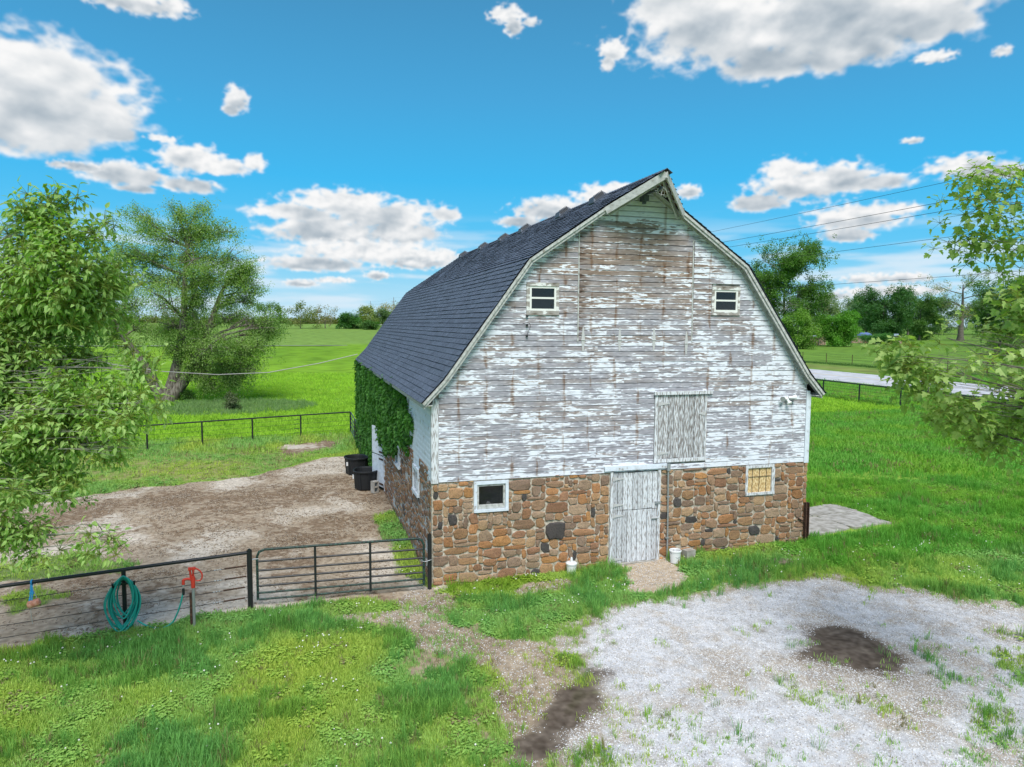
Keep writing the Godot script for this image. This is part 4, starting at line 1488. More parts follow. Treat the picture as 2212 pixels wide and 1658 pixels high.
# ---------------------------------------------------------------- fences and yard things
func post(parent: Node3D, p: Vector3, h: float, r: float, m: Material, cap := false) -> void:
	var b := MB.new()
	var pts := [p - Vector3(0, 0.15, 0), p + Vector3(0, h, 0)]
	if cap:
		pts.append(p + Vector3(0, h + r * 0.7, 0))
		b.tube(V(pts), PackedFloat32Array([r, r, r * 0.35]), 12)
	else:
		b.tube(V(pts), PackedFloat32Array([r]), 10)
	part(b, "post", m, parent)


func rail_line(parent: Node3D, called: String, pts: Array, h: float, r: float, m: Material, sag := 0.0, sides := 6) -> void:
	for k in pts.size() - 1:
		var b := MB.new()
		var a: Vector3 = pts[k] + Vector3(0, h, 0)
		var e: Vector3 = pts[k + 1] + Vector3(0, h, 0)
		b.tube(bez(a, (a + e) * 0.5 - Vector3(0, sag, 0), e, 1 if sag == 0.0 else 6), PackedFloat32Array([r]), sides)
		part(b, called, m, parent)


func pipe_fence(label: String, pts: Array, h: float, heights: Array, pr := 0.04, rr := 0.033, wr := 0.006) -> Node3D:
	var f := thing("pipe_fence", label, "fence", pts[0])
	var loc := []
	for p in pts: loc.append(p - pts[0])
	for p in loc: post(f, p, h, pr, M.black)
	rail_line(f, "top_rail", loc, h, rr, M.black, 0.0, 10)
	for y in heights: rail_line(f, "wire", loc, y, wr, M.wire, 0.008)
	return f


func build_fences() -> void:
	# paddock front, left of the gate
	var d := (Vector3(-5.91, 0, 0.60) - Vector3(-3.74, 0, 0.16))
	var pts := [Vector3(-3.74, 0, 0.16)]
	for k in 4: pts.append(Vector3(-3.74, 0, 0.16) + d * (k + 1))
	var f := pipe_fence("black pipe fence with four wires along the paddock front, left of the tube gate", pts, 1.13, [0.21, 0.43, 0.65, 0.865])
	post(f, Vector3.ZERO, 1.17, 0.052, M.black, true)
	var dir := d.normalized()
	for y in [0.21, 0.43, 0.65, 0.865]:
		var b := MB.new()
		var a := dir * (0.10 if y < 0.5 else 0.07) + Vector3(0, y, 0)
		b.tube(V([a, a + dir * 0.40]), PackedFloat32Array([0.017]), 8)
		b.tube(V([Vector3(0, y, 0), a]), PackedFloat32Array([0.006]), 5)
		part(b, "tension_spring", M.rust, f)
		var s := MB.new()
		for k in 3:
			var q := a + dir * (0.46 + k * 0.05)
			s.tube(V([q, q + dir * 0.03]), PackedFloat32Array([0.012]), 6)
		part(s, "wire_clamp", M.galv, f)
	# tube gate
	var g := thing("tube_gate", "black and green tube gate between pipe fence and barn corner", "gate", Vector3(-3.60, 0, 0.10))
	var ge := Vector3(3.37, 0, 0.09)
	var gd := ge.normalized()
	var b := MB.new()
	var top := 1.15
	var low := 0.12
	b.tube(V([Vector3(0, low, 0), Vector3(0, top - 0.14, 0), gd * 0.04 + Vector3(0, top - 0.045, 0), gd * 0.15 + Vector3(0, top, 0), ge * 0.5 + Vector3(0, top, 0), ge - gd * 0.15 + Vector3(0, top, 0), ge - gd * 0.04 + Vector3(0, top - 0.045, 0), ge + Vector3(0, top - 0.14, 0), ge + Vector3(0, low, 0)]), PackedFloat32Array([0.026]), 10)
	part(b, "gate_frame", M.green_metal, g)
	for y in [0.12, 0.255, 0.40, 0.555, 0.72, 0.91]:
		b = MB.new()
		b.tube(V([gd * 0.02 + Vector3(0, y, 0), ge - gd * 0.02 + Vector3(0, y, 0)]), PackedFloat32Array([0.021]), 10)
		part(b, "gate_bar", M.green_metal if y < 0.3 else M.black, g)
	for t in [0.335, 0.665]:
		b = MB.new()
		b.box(Vector3(-0.024, low - 0.03, 0.022), Vector3(0.024, top + 0.01, 0.034), Transform3D(Basis(), ge * t))
		part(b, "gate_stay", M.black, g)
	b = MB.new()
	b.tube(V([Vector3(-0.14, 0.97, 0.05), Vector3(-0.05, 0.975, 0.03), Vector3(0.03, 0.97, 0.02)]), PackedFloat32Array([0.012]), 6)
	part(b, "hinge", M.galv, g)
	b = MB.new()
	for k in 12:
		var a := TAU * k / 12
		var e := TAU * (k + 1) / 12
		b.tube(V([ge + Vector3(0.07 + cos(a) * 0.11, 0.66 + sin(a * 2) * 0.012, sin(a) * 0.06), ge + Vector3(0.07 + cos(e) * 0.11, 0.66 + sin(e * 2) * 0.012, sin(e) * 0.06)]), PackedFloat32Array([0.010]), 5)
	b.tube(V([ge + Vector3(0.06, 0.66, 0.07), ge + Vector3(0.05, 0.56, 0.08)]), PackedFloat32Array([0.010]), 5)
	part(b, "chain", M.galv, g)
	var gp := MB.new()
	gp.tube(V([Vector3(0, -0.1, 0), Vector3(0, 1.20, 0), Vector3(0, 1.23, 0)]), PackedFloat32Array([0.045, 0.045, 0.02]), 12)
	var o := part(gp, "gate_post", M.black, self)
	o.position = Vector3(-0.10, 0, 0.16)
	tag(o, "black steel post against the barn's stone corner, beside the tube gate", "post")
	# back of the paddock
	pts = [Vector3(-0.28, 0, -22.48), Vector3(-2.75, 0, -21.75), Vector3(-4.98, 0, -21.05), Vector3(-7.13, 0, -20.35), Vector3(-9.3, 0, -19.6), Vector3(-11.5, 0, -18.9), Vector3(-13.7, 0, -18.2)]
	f = pipe_fence("black pipe fence with wires across the back of the paddock before the field", pts, 1.13, [0.25, 0.47, 0.70, 0.91])
	for y in [0.25, 0.47, 0.70, 0.91]:
		var s := MB.new()
		var q: Vector3 = pts[1] - pts[0]
		var dd: Vector3 = (pts[2] - pts[1]).normalized()
		s.tube(V([q + dd * 0.1 + Vector3(0, y, 0), q + dd * 0.35 + Vector3(0, y, 0)]), PackedFloat32Array([0.018]), 6)
		part(s, "tension_spring", M.black, f)
	# panel from the back corner towards the barn
	var pan := thing("corral_panel", "black steel corral panel running from the back fence corner to the ivy", "panel", Vector3(-0.26, 0, -22.3))
	for z in [2.9, 6.3]: post(pan, Vector3(0.0, 0, z), 1.16, 0.05, M.black)
	for y in [0.2, 0.42, 0.64, 0.86, 1.12]:
		b = MB.new()
		b.tube(V([Vector3(0, y, 0), Vector3(0, y, 6.3)]), PackedFloat32Array([0.028]), 8)
		part(b, "rail", M.black, pan)
	for k in 9:
		b = MB.new()
		b.box(Vector3(-0.03, 0.18, 3.1 + k * 0.38), Vector3(0.03, 1.13, 3.14 + k * 0.38))
		part(b, "upright", M.black, pan)
	# along the road
	pts = []
	for k in 19: pts.append(on(36.5, 10.0 - k * 3.75))
	pipe_fence("long black pipe fence with wires between the barn lawn and the road", pts, 1.25, [0.3, 0.55, 0.8, 1.0], 0.055, 0.045, 0.009)
	f = thing("wire_fence", "thin rusty wire fence on steel posts across the road", "fence", on(71.0, 10.0))
	pts = []
	for k in 23: pts.append(on(71.0, 10.0 - k * 5.1) - f.position)
	for p in pts: post(f, p, 1.55, 0.045, M.rust)
	for y in [0.4, 0.8, 1.15, 1.45]: rail_line(f, "wire", pts, y, 0.008, M.wire, 0.01, 4)


func build_yard() -> void:
	# hose on the fence post
	var hp := Vector3(-5.91, 0, 0.60)
	var n := Vector3(0.19, 0, 0.98)
	var s := Vector3(0.98, 0, -0.19)
	var h := thing("hose_hanger", "black hose hanger bracket on the paddock fence post", "bracket", hp)
	var b := MB.new()
	b.box(Vector3(-0.17, 0.86, 0.045), Vector3(0.17, 0.90, 0.07), Transform3D(Basis(s, Vector3.UP, n), Vector3.ZERO))
	b.tube(bez(s * -0.16 + n * 0.06 + Vector3(0, 0.88, 0), n * 0.10 + Vector3(0, 1.02, 0), s * 0.16 + n * 0.06 + Vector3(0, 0.88, 0)), PackedFloat32Array([0.02]), 8)
	for e in [-1.0, 1.0]:
		b.tube(V([s * 0.16 * e + n * 0.05 + Vector3(0, 0.88, 0), s * 0.17 * e + n * 0.24 + Vector3(0, 0.90, 0), s * 0.18 * e + n * 0.25 + Vector3(0, 0.97, 0)]), PackedFloat32Array([0.018]), 8)
	part(b, "bracket", M.black, h)
	var ho := thing("garden_hose", "coiled teal garden hose hanging on the fence post, running to the red hydrant", "hose", hp)
	b = MB.new()
	rng.seed = 31
	var pts := PackedVector3Array()
	var loops := 13
	for k in loops:
		var wl := R(0.15, 0.27)
		var off := R(-0.06, 0.04)
		var bot := R(-0.02, 0.14) if k % 4 else R(0.22, 0.36)
		if k % 4 == 0: wl *= 0.72
		var dep := 0.08 + 0.013 * k
		var top := 0.98 + 0.007 * k + R(-0.01, 0.02)
		var lean := R(-0.05, 0.05)
		for j in 28:
			var a := PI / 2 + TAU * j / 28
			var y := lerpf(bot, top, 0.5 + 0.5 * sin(a))
			var t := clampf((y - bot) / (top - bot), 0, 1)
			var wide := wl * (0.62 + 0.48 * sin(PI * minf(1.0, (1.0 - t) * 0.85 + 0.12)))
			pts.append(s * (cos(a) * wide + off * (1.0 - t) + lean * (1.0 - t)) + n * (dep + 0.013 * j / 28.0 + 0.02 * (1.0 - t)) + Vector3(0, maxf(y, 0.03), 0))
	b.tube(pts, PackedFloat32Array([0.0155]), 7)
	var hyd := Vector3(-4.69, 0, 0.87)
	var spout := hyd - hp + s * -0.165 + Vector3(0, 0.78, 0.02)
	var p0 := s * 0.20 + n * 0.22 + Vector3(0, 0.20, 0)
	var curve := bez(p0, s * 0.55 + n * 0.34 + Vector3(0, -0.10, 0), s * 0.78 + n * 0.40 + Vector3(0, 0.12, 0), 10)
	curve.append_array(bez(s * 0.80 + n * 0.40 + Vector3(0, 0.14, 0), spout + Vector3(-0.05, -0.36, 0.03), spout - Vector3(0, 0.03, 0), 10))
	for k in curve.size(): curve[k].y = maxf(curve[k].y, 0.03)
	b.tube(curve, PackedFloat32Array([0.0155]), 7)
	part(b, "coil", M.hose, ho)
	b = MB.new()
	b.tube(V([spout - Vector3(0, 0.12, -0.004), spout]), PackedFloat32Array([0.024]), 8)
	part(b, "coupling", M.black, ho)
	# hydrant
	var hy := thing("yard_hydrant", "red headed yard hydrant on a galvanised pipe beside the coiled hose", "hydrant", hyd)
	b = MB.new()
	b.tube(V([Vector3(0, -0.1, 0), Vector3(0, 0.80, 0)]), PackedFloat32Array([0.027]), 10)
	part(b, "pipe", M.galv, hy)
	b = MB.new()
	b.tube(V([Vector3(-0.052, -0.1, -0.02), Vector3(-0.048, 0.66, -0.02)]), PackedFloat32Array([0.024]), 8)
	part(b, "stake", M.rust, hy)
	b = MB.new()
	b.tube(V([Vector3(0, 0.76, 0), Vector3(0, 0.86, 0), Vector3(0, 0.93, 0), Vector3(-0.01, 0.98, 0)]), PackedFloat32Array([0.036, 0.040, 0.048, 0.036]), 10)
	b.tube(bez(Vector3(-0.01, 0.91, 0), Vector3(-0.10, 0.96, 0), Vector3(-0.165, 0.92, 0.01), 6), PackedFloat32Array([0.026]), 8)
	b.tube(V([Vector3(-0.165, 0.93, 0.01), Vector3(-0.165, 0.84, 0.015)]), PackedFloat32Array([0.028]), 8)
	b.tube(V([Vector3(-0.035, 0.96, 0), Vector3(-0.05, 1.12, 0)]), PackedFloat32Array([0.02, 0.017]), 8)
	b.tube(V([Vector3(0.015, 0.96, 0), Vector3(0.0, 1.13, 0)]), PackedFloat32Array([0.016]), 8)
	part(b, "head", M.red, hy)
	b = MB.new()
	b.box(Vector3(-0.075, 1.105, -0.03), Vector3(0.05, 1.15, 0.03))
	b.tube(bez(Vector3(0.04, 1.13, 0), Vector3(0.19, 1.06, 0), Vector3(0.155, 0.93, 0), 8), PackedFloat32Array([0.014]), 8)
	b.tube(bez(Vector3(0.155, 0.93, 0), Vector3(0.14, 0.87, 0), Vector3(0.05, 0.89, 0), 6), PackedFloat32Array([0.013]), 8)
	b.tube(V([Vector3(-0.02, 0.98, 0.02), Vector3(0.03, 1.11, 0.02)]), PackedFloat32Array([0.011]), 6)
	part(b, "lever", M.red, hy)
	b = MB.new()
	b.tube(V([Vector3(-0.165, 0.845, 0.015), Vector3(-0.165, 0.80, 0.017)]), PackedFloat32Array([0.024]), 8)
	part(b, "spout_thread", M.galv, hy)
	# salt block
	var sb := thing("salt_block", "pink salt block hanging by a blue strap from the fence's top rail", "salt lick", Vector3(-7.25, 0, 0.97))
	b = MB.new()
	b.tube(V([Vector3(-0.09, 0.755, 0.02), Vector3(-0.075, 0.758, 0.02), Vector3(0.08, 0.80, 0.02), Vector3(0.095, 0.804, 0.02)]), PackedFloat32Array([0.052, 0.068, 0.070, 0.05]), 12)
	part(b, "block", M.salt, sb)
	b = MB.new()
	var ring := PackedVector3Array()
	for k in 13: ring.append(Vector3(-0.05 + R(-0.004, 0.004), 1.12 + sin(TAU * k / 12) * 0.045, -0.09 + 0.045 * cos(TAU * k / 12) ))
	b.tube(ring, PackedFloat32Array([0.014]), 6)
	b.tube(V([Vector3(-0.055, 1.09, -0.05), Vector3(-0.045, 0.96, -0.01), Vector3(-0.065, 0.83, 0.02)]), PackedFloat32Array([0.013]), 6)
	b.tube(V([Vector3(-0.04, 1.09, -0.05), Vector3(-0.015, 0.97, 0.0), Vector3(-0.03, 0.84, 0.02)]), PackedFloat32Array([0.011]), 6)
	b.box(Vector3(-0.06, 0.94, -0.02), Vector3(0.0, 0.985, 0.015))
	part(b, "strap", M.blue, sb)
	b = MB.new()
	b.tube(V([Vector3(-0.02, 1.04, -0.03), Vector3(0.05, 0.87, 0.02)]), PackedFloat32Array([0.007]), 5)
	b.tube(bez(Vector3(-0.05, 0.69, 0.02), Vector3(-0.05, 0.55, 0.03), Vector3(-0.03, 0.42, 0.03), 5), PackedFloat32Array([0.005]), 5)
	part(b, "twine", M.pale_cable, sb)
	# stock tubs
	for q in [[-0.72, -12.35, "black oval stock tub farther along the ivy wall", 0.3], [-0.58, -9.85, "black oval stock tub beside the open side door and concrete block", -0.2]]:
		var t := thing("stock_tub", q[2], "tub", on(q[0], q[1]), "black tubs by the ivy wall")
		t.rotation.y = q[3]
		b = MB.new()
		b.lathe([[0.0, 0.0], [0.33, 0.0], [0.345, 0.03], [0.40, 0.60], [0.435, 0.605], [0.44, 0.65], [0.425, 0.665], [0.395, 0.66], [0.385, 0.62], [0.33, 0.04], [0.0, 0.035]], 28, Vector3.ZERO, 1.0, 1.18, 2.6)
		var tb := part(b, "shell", M.tub, t)
		for k in 8:
			var a := TAU * (k + 0.5) / 8
			var rb := MB.new()
			var o := Vector3(cos(a), 0, sin(a) * 1.18)
			rb.beam(o * 0.37 + Vector3(0, 0.02, 0), o * 0.415 + Vector3(0, 0.6, 0), 0.05, 0.03, Vector3(cos(a), 0, sin(a)))
			part(rb, "rib", M.tub, tb)
		b = MB.new()
		b.lathe([[0.0, 0.42], [0.368, 0.42]], 28, Vector3.ZERO, 1.0, 1.18, 2.6)
		for k in b.n.size(): b.n[k] = Vector3.UP
		part(b, "water", M.water, t)
		b = MB.new()
		b.box(Vector3(-0.445, 0.36, 0.10), Vector3(-0.385, 0.50, 0.13))
		part(b, "sticker", M.bucket, t)
	# concrete block
	b = MB.new()
	frame_rect(b, -0.10, 0.10, 0.0, 0.40, 0.035, -0.095, 0.095)
	b.box(Vector3(-0.065, 0.18, -0.095), Vector3(0.065, 0.22, 0.095))
	var blk := part(b, "concrete_block", M.concrete, self)
	blk.position = on(-0.36, -9.05); blk.rotation.y = 0.5
	tag(blk, "grey hollow concrete block standing against the nearer black tub", "block")
	# open side door of the barn
	var sd := thing("side_door", "open white plank stable door on the barn's ivy side", "door", Vector3(-0.06, 0.0, -9.12))
	sd.rotation.y = deg_to_rad(107.0)
	for half in 2:
		var y0 := 0.14 if half == 0 else 1.24
		var y1 := 1.20 if half == 0 else 2.18
		var lf := MB.new()
		lf.box(Vector3(0.0, y0, -0.012), Vector3(0.92, y1, 0.012))
		var leaf := part(lf, "leaf", M.white_side, sd)
		for k in 6:
			var pl := MB.new()
			pl.box(Vector3(k * 0.154 + 0.003, y0 + 0.002, -0.022), Vector3(k * 0.154 + 0.151, y1 - 0.002, -0.0125))
			part(pl, "plank", M.white_side, leaf)
		var br := MB.new()
		br.box(Vector3(0.01, y0 + 0.05, 0.0125), Vector3(0.91, y0 + 0.15, 0.034))
		br.box(Vector3(0.01, y1 - 0.15, 0.0125), Vector3(0.91, y1 - 0.05, 0.034))
		br.beam(Vector3(0.06, y0 + 0.15, 0.022), Vector3(0.86, y1 - 0.15, 0.022), 0.018, 0.09)
		part(br, "brace", M.white_side, leaf)
		for y in [y0 + 0.1, y1 - 0.1]:
			var hg := MB.new()
			hg.box(Vector3(-0.03, y - 0.03, -0.034), Vector3(0.30, y + 0.03, -0.0225))
			part(hg, "hinge", M.rust, leaf)
	var fr := MB.new()
	fr.box(Vector3(-0.05, 0.0, -9.10), Vector3(0.05, 2.2, -8.98))
	fr.box(Vector3(-0.05, 0.0, -10.16), Vector3(0.05, 2.2, -10.05))
	var jamb := part(fr, "side_door_frame", M.white_side, self)
	tag(jamb, "white wooden jambs framing the doorway in the barn's left stone wall", "door frame")
	# conduit, meter box, lamp
	var cd := thing("conduit", "grey electrical conduit running up the stones right of the walk-in door", "conduit", on(5.66, 0.05))
	b = MB.new()
	b.tube(V([Vector3(0.01, -0.1, 0.02), Vector3(0.0, 1.0, 0.02), Vector3(-0.03, 2.26, 0.035)]), PackedFloat32Array([0.021]), 8)
	part(b, "pipe", M.galv, cd)
	b = MB.new()
	b.box(Vector3(-0.068, 2.15, 0.0), Vector3(0.012, 2.31, 0.075))
	part(b, "junction_box", M.galv, cd)
	for y in [0.5, 1.5]:
		b = MB.new()
		b.box(Vector3(-0.05, y, -0.02), Vector3(0.035, y + 0.025, 0.046))
		part(b, "clip", M.galv, cd)
	var lp := thing("flood_lamp", "white twin-head flood lamp on the boards under the right eave", "lamp", Vector3(8.88, 3.93, 0.03))
	b = MB.new()
	b.tube(V([Vector3(0, 0, 0), Vector3(0, 0, 0.04)]), PackedFloat32Array([0.065]), 14)
	b.tube(V([Vector3(0, 0, 0.04), Vector3(0, -0.03, 0.08)]), PackedFloat32Array([0.04]), 10)
	part(b, "base", M.bucket, lp)
	for e in [[Vector3(-0.05, 0.0, 0.05), Vector3(-0.19, -0.01, 0.14)], [Vector3(0.05, 0.02, 0.05), Vector3(0.21, 0.03, 0.12)], [Vector3(0.0, -0.03, 0.07), Vector3(0.02, -0.12, 0.14)]]:
		b = MB.new()
		var q: Vector3 = e[1] - e[0]
		b.tube(V([e[0], e[0] + q * 0.45, e[0] + q * 0.7, e[1]]), PackedFloat32Array([0.025, 0.035, 0.055, 0.068]), 14, false)
		var hd := part(b, "lamp_head", M.bucket, lp)
		b = MB.new()
		b.tube(V([e[1] - q * 0.06, e[1] - q * 0.02]), PackedFloat32Array([0.060]), 14)
		part(b, "lens", M.lens if e[0].x == 0.0 else M.galv, hd)
	# buckets
	var bp := [[0.0, 0.0], [0.125, 0.0], [0.15, 0.30], [0.163, 0.302], [0.165, 0.335], [0.152, 0.345], [0.142, 0.33], [0.118, 0.02], [0.0, 0.018]]
	var bk := thing("bucket", "white lidded plastic bucket with a spout, in grass below the stones", "bucket", on(3.16, 0.20), "white plastic buckets by the barn")
	b = MB.new()
	b.lathe([[0.0, 0.0], [0.125, 0.0], [0.148, 0.26], [0.162, 0.262], [0.165, 0.30], [0.13, 0.325], [0.05, 0.33], [0.0, 0.332]], 26)
	part(b, "pail", M.bucket, bk)
	b = MB.new()
	b.lathe([[0.035, 0.33], [0.038, 0.39], [0.026, 0.46], [0.0, 0.47]], 14)
	part(b, "spout", M.bucket, bk)
	bk.scale = Vector3.ONE * 0.8
	bk = thing("bucket", "white open plastic bucket holding brown feed, by the conduit", "bucket", on(5.72, 0.36), "white plastic buckets by the barn")
	b = MB.new()
	b.lathe(bp, 26)
	part(b, "pail", M.bucket, bk)
	b = MB.new()
	b.lathe([[0.0, 0.25], [0.139, 0.25]], 26)
	for k in b.n.size(): b.n[k] = Vector3.UP
	part(b, "feed", M.feed, bk)
	b = MB.new()
	b.tube(V([Vector3(-0.01, 0.20, 0.0), Vector3(-0.01, 0.36, -0.02)]), PackedFloat32Array([0.035]), 10)
	part(b, "scoop", M.bucket, bk)
	b = MB.new()
	b.tube(bez(Vector3(-0.165, 0.31, 0.0), Vector3(0.0, 0.0, 0.28), Vector3(0.165, 0.31, 0.0), 12), PackedFloat32Array([0.005]), 5)
	part(b, "handle", M.wire, bk)
	bk.scale = Vector3.ONE * 0.88
	# steel post at the right corner
	b = MB.new()
	var lean := Transform3D(Basis(Vector3.BACK, 0.012), on(9.60, 0.08))
	b.box(Vector3(-0.055, -0.2, -0.02), Vector3(0.055, 1.02, -0.005), lean)
	b.box(Vector3(-0.055, -0.2, -0.0049), Vector3(-0.035, 1.02, 0.06), lean)
	b.box(Vector3(0.035, -0.2, -0.0049), Vector3(0.055, 1.02, 0.06), lean)
	b.tube(V([lean * Vector3(-0.05, 0.52, 0.0), lean * Vector3(-0.22, 0.62, -0.02)]), PackedFloat32Array([0.02]), 6)
	tag(part(b, "channel_post", M.rust, self), "rusty brown steel channel post at the barn's right front corner", "post")
	# stones and slab
	rng.seed = 8
	b = MB.new()
	stone(b, on(8.05, 1.2, 0.02), 0.5, 0.34, 0.05, Vector3.RIGHT, Vector3.FORWARD, Vector3.UP, Color(0.33, 0.25, 0.22))
	tag(part(b, "flat_stone", M.stone, self), "flat pinkish stone lying in the grass before the right wall", "stone")
	b = MB.new()
	b.box(Vector3(-0.13, -0.05, -0.1), Vector3(0.14, 0.20, 0.08), Transform3D(Basis(Vector3.UP, 0.2), on(6.18, 0.2)))
	tag(part(b, "stone_block", M.concrete, self), "small grey block against the wall behind the open bucket", "block")
	var slabs := [[[9.66, -2.5], [11.2, -2.62], [11.3, -1.7], [9.66, -1.5]], [[11.26, -2.5], [12.85, -2.75], [13.0, -1.9], [11.34, -1.72]], [[9.66, -1.44], [11.32, -1.66], [11.5, -0.42], [9.66, -0.12]], [[11.38, -1.68], [12.98, -1.86], [12.95, -0.58], [11.56, -0.44]]]
	var apron := thing("concrete_apron", "cracked old concrete apron by the barn's right wall, half overgrown", "slab", on(9.66, -1.5))
	for q in slabs:
		b = MB.new()
		var up := []
		var side := []
		for k in 4:
			for j in 5:
				var t := j / 5.0
				var x: float = lerpf(q[k][0], q[(k + 1) % 4][0], t) + R(-0.05, 0.05)
				var z: float = lerpf(q[k][1], q[(k + 1) % 4][1], t) + R(-0.05, 0.05)
				up.append(on(x, z, 0.05 + R(-0.01, 0.01)) - apron.position)
				side.append(on(x, z, -0.06) - apron.position)
		var c := Vector3.ZERO
		for p in up: c += p / up.size()
		for k in up.size():
			var l := (k + 1) % up.size()
			b.tri(c, up[l], up[k])
			b.quad(side[k], up[k], up[l], side[l])
		for k in b.n.size():
			if b.n[k].y < -0.5: b.n[k] = -b.n[k]
		part(b, "slab", M.concrete, apron)


func build_far() -> void:
	var r := strip([[54.0, 60.0], [54.0, -60.0], [54.0, -170.0], [54.0, -300.0], [54.0, -420.0], [54.0, -560.0], [54.0, -760.0]], 5.4, M.road, "road", 0.05)
	tag(r, "pale grey two lane road passing behind the barn lawn", "road", "", "structure")
	var yl := mat(lin(0.55, 0.42, 0.10), 0.8)
	var wl := mat(lin(0.6, 0.6, 0.6), 0.8)
	tag(strip([[54.0, 60.0], [54.0, -60.0], [54.0, -170.0], [54.0, -300.0], [54.0, -420.0]], 0.09, yl, "road_marking", 0.058), "faded yellow centre line on the pale road", "marking", "", "structure")
	tag(strip([[50.2, 60.0], [50.2, -60.0], [50.2, -170.0], [50.2, -300.0], [50.2, -420.0]], 0.07, wl, "road_marking", 0.058), "white edge line on the near side of the pale road", "marking", "", "structure")
	tag(strip([[57.8, 60.0], [57.8, -60.0], [57.8, -170.0], [57.8, -300.0], [57.8, -420.0]], 0.07, wl, "road_marking", 0.058), "white edge line on the far side of the pale road", "marking", "", "structure")
	tag(strip([[-190.0, -171.0], [-90.0, -168.0], [2.0, -167.0], [48.0, -168.0]], 1.9, mat(lin(0.20, 0.22, 0.18), 0.95), "farm_track", 0.15), "grey farm track crossing the green field behind the barn", "track", "", "structure")
	# power line beside the road
	var poles := [45.0, -95.0, -215.0, -335.0, -455.0]
	var wires := [[-0.1, 16.4], [-0.9, 14.9], [0.9, 14.6], [0.25, 12.6], [-0.25, 9.8]]
	for k in poles.size():
		var p := thing("utility_pole", ["wooden utility pole nearest the yard, outside to the right", "wooden utility pole hidden behind the barn roof", "wooden utility pole just left of the barn's far eave", "second wooden utility pole beyond the barn along the road", "smallest wooden utility pole at the far end of the road"][k], "utility pole", on(41.0, poles[k]), "utility poles along the road")
		var b := MB.new()
		b.tube(V([Vector3(0, -0.5, 0), Vector3(0, 16.6, 0)]), PackedFloat32Array([0.19, 0.12]), 8)
		part(b, "shaft", M.pole, p)
		b = MB.new()
		b.box(Vector3(-1.1, 14.6, -0.16), Vector3(1.1, 14.74, -0.05))
		part(b, "crossarm", M.pole, p)
	for w in wires.size():
		var b := MB.new()
		for k in poles.size() - 1:
			var a := on(41.0 + wires[w][0], poles[k], wires[w][1])
			var e := on(41.0 + wires[w][0], poles[k + 1], wires[w][1])
			b.tube(bez(a, (a + e) * 0.5 - Vector3(0, 1.6, 0), e, 14), PackedFloat32Array([0.017 if w in [1, 2] else 0.014]), 4)
		tag(part(b, "power_line", M.cable, self), ["topmost power line crossing the sky at right", "second power line from the top, left one of the close pair", "third power line from the top, right one of the close pair", "fourth power line from the top at right", "lowest power line, ending at the tall green tree"][w], "power line", "power lines along the road")
	# service cable from the barn's back corner
	var sc := MB.new()
	sc.tube(V([Vector3(-0.20, 4.30, -18.3), Vector3(-1.91, 3.97, -17.09), Vector3(-3.96, 3.69, -15.58), Vector3(-5.67, 3.77, -13.48), Vector3(-7.18, 4.05, -11.33), Vector3(-8.31, 4.40, -9.61), Vector3(-10.0, 5.0, -7.2)]), PackedFloat32Array([0.017]), 5)
	tag(part(sc, "service_cable", M.pale_cable, self), "pale sagging cable from the barn's back eave to the left tree", "cable")
	# parked/approaching cars far off
	var cols := [[lin(0.10, 0.12, 0.30), "dark blue car far off on the road", 52.0, -470.0], [lin(0.55, 0.57, 0.62), "silver car far off on the road beside the dark blue one", 56.0, -455.0]]
	for c in cols:
		var car := thing("car", c[1], "car", on(c[2], c[3], 0.05), "cars far off on the road")
		var b := MB.new()
		var m := mat(c[0], 0.3)
		var prof := [[-2.2, 0.35], [-2.2, 0.85], [-1.3, 0.95], [-0.7, 1.42], [0.9, 1.42], [1.6, 0.95], [2.2, 0.85], [2.2, 0.35]]
		for k in prof.size():
			var q: Array = prof[k]; var e: Array = prof[(k + 1) % prof.size()]
			b.quad(Vector3(-0.85, q[1], q[0]), Vector3(0.85, q[1], q[0]), Vector3(0.85, e[1], e[0]), Vector3(-0.85, e[1], e[0]))
		for s in [-1, 1]:
			for k in prof.size() - 2:
				b.tri(Vector3(s * 0.85, prof[0][1], prof[0][0]), Vector3(s * 0.85, prof[k + 1][1], prof[k + 1][0]), Vector3(s * 0.85, prof[k + 2][1], prof[k + 2][0]))
		part(b, "body", m, car)
		b = MB.new()
		b.quad(Vector3(-0.7, 0.97, 1.6), Vector3(0.7, 0.97, 1.6), Vector3(0.65, 1.38, 0.98), Vector3(-0.65, 1.38, 0.98))
		part(b, "windscreen", M.dark_inside, car)
		for s in [-1, 1]:
			for z in [-1.4, 1.4]:
				b = MB.new()
				b.tube(V([Vector3(s * 0.7, 0.33, z), Vector3(s * 0.9, 0.33, z)]), PackedFloat32Array([0.33]), 12)
				part(b, "wheel", M.tub, car)
	# low ruined sheds
	rng.seed = 66
	for q in [[Vector3(142.0, 0, -161.0), 7.0, "left ruined stone shed, low walls under a sagging grey roof among bushes"], [Vector3(178.0, 0, -174.5), 15.0, "right ruined stone shed with rusty sheet roof and blue tarp"]]:
		var sh := thing("ruined_shed", q[2], "shed", on(q[0].x, q[0].z), "ruined stone sheds beyond the road")
		sh.rotation.y = -0.62
		var w: float = q[1]
		var b := MB.new()
		b.box(Vector3(-w / 2, -0.5, -2.0), Vector3(w / 2, 2.2, 0.0))
		var wl2 := part(b, "wall", M.mortar, sh)
		b = MB.new()
		for k in int(w / 0.5) * 5:
			stone(b, Vector3(-w / 2 + (k / 5) * 0.5 + 0.25, 0.2 + (k % 5) * 0.42, 0.0), 0.42, 0.34, 0.06, Vector3.RIGHT, Vector3.UP, Vector3.BACK, stone_colour())
		tag(part(b, "stones", M.stone, wl2), "", "", "", "stuff")
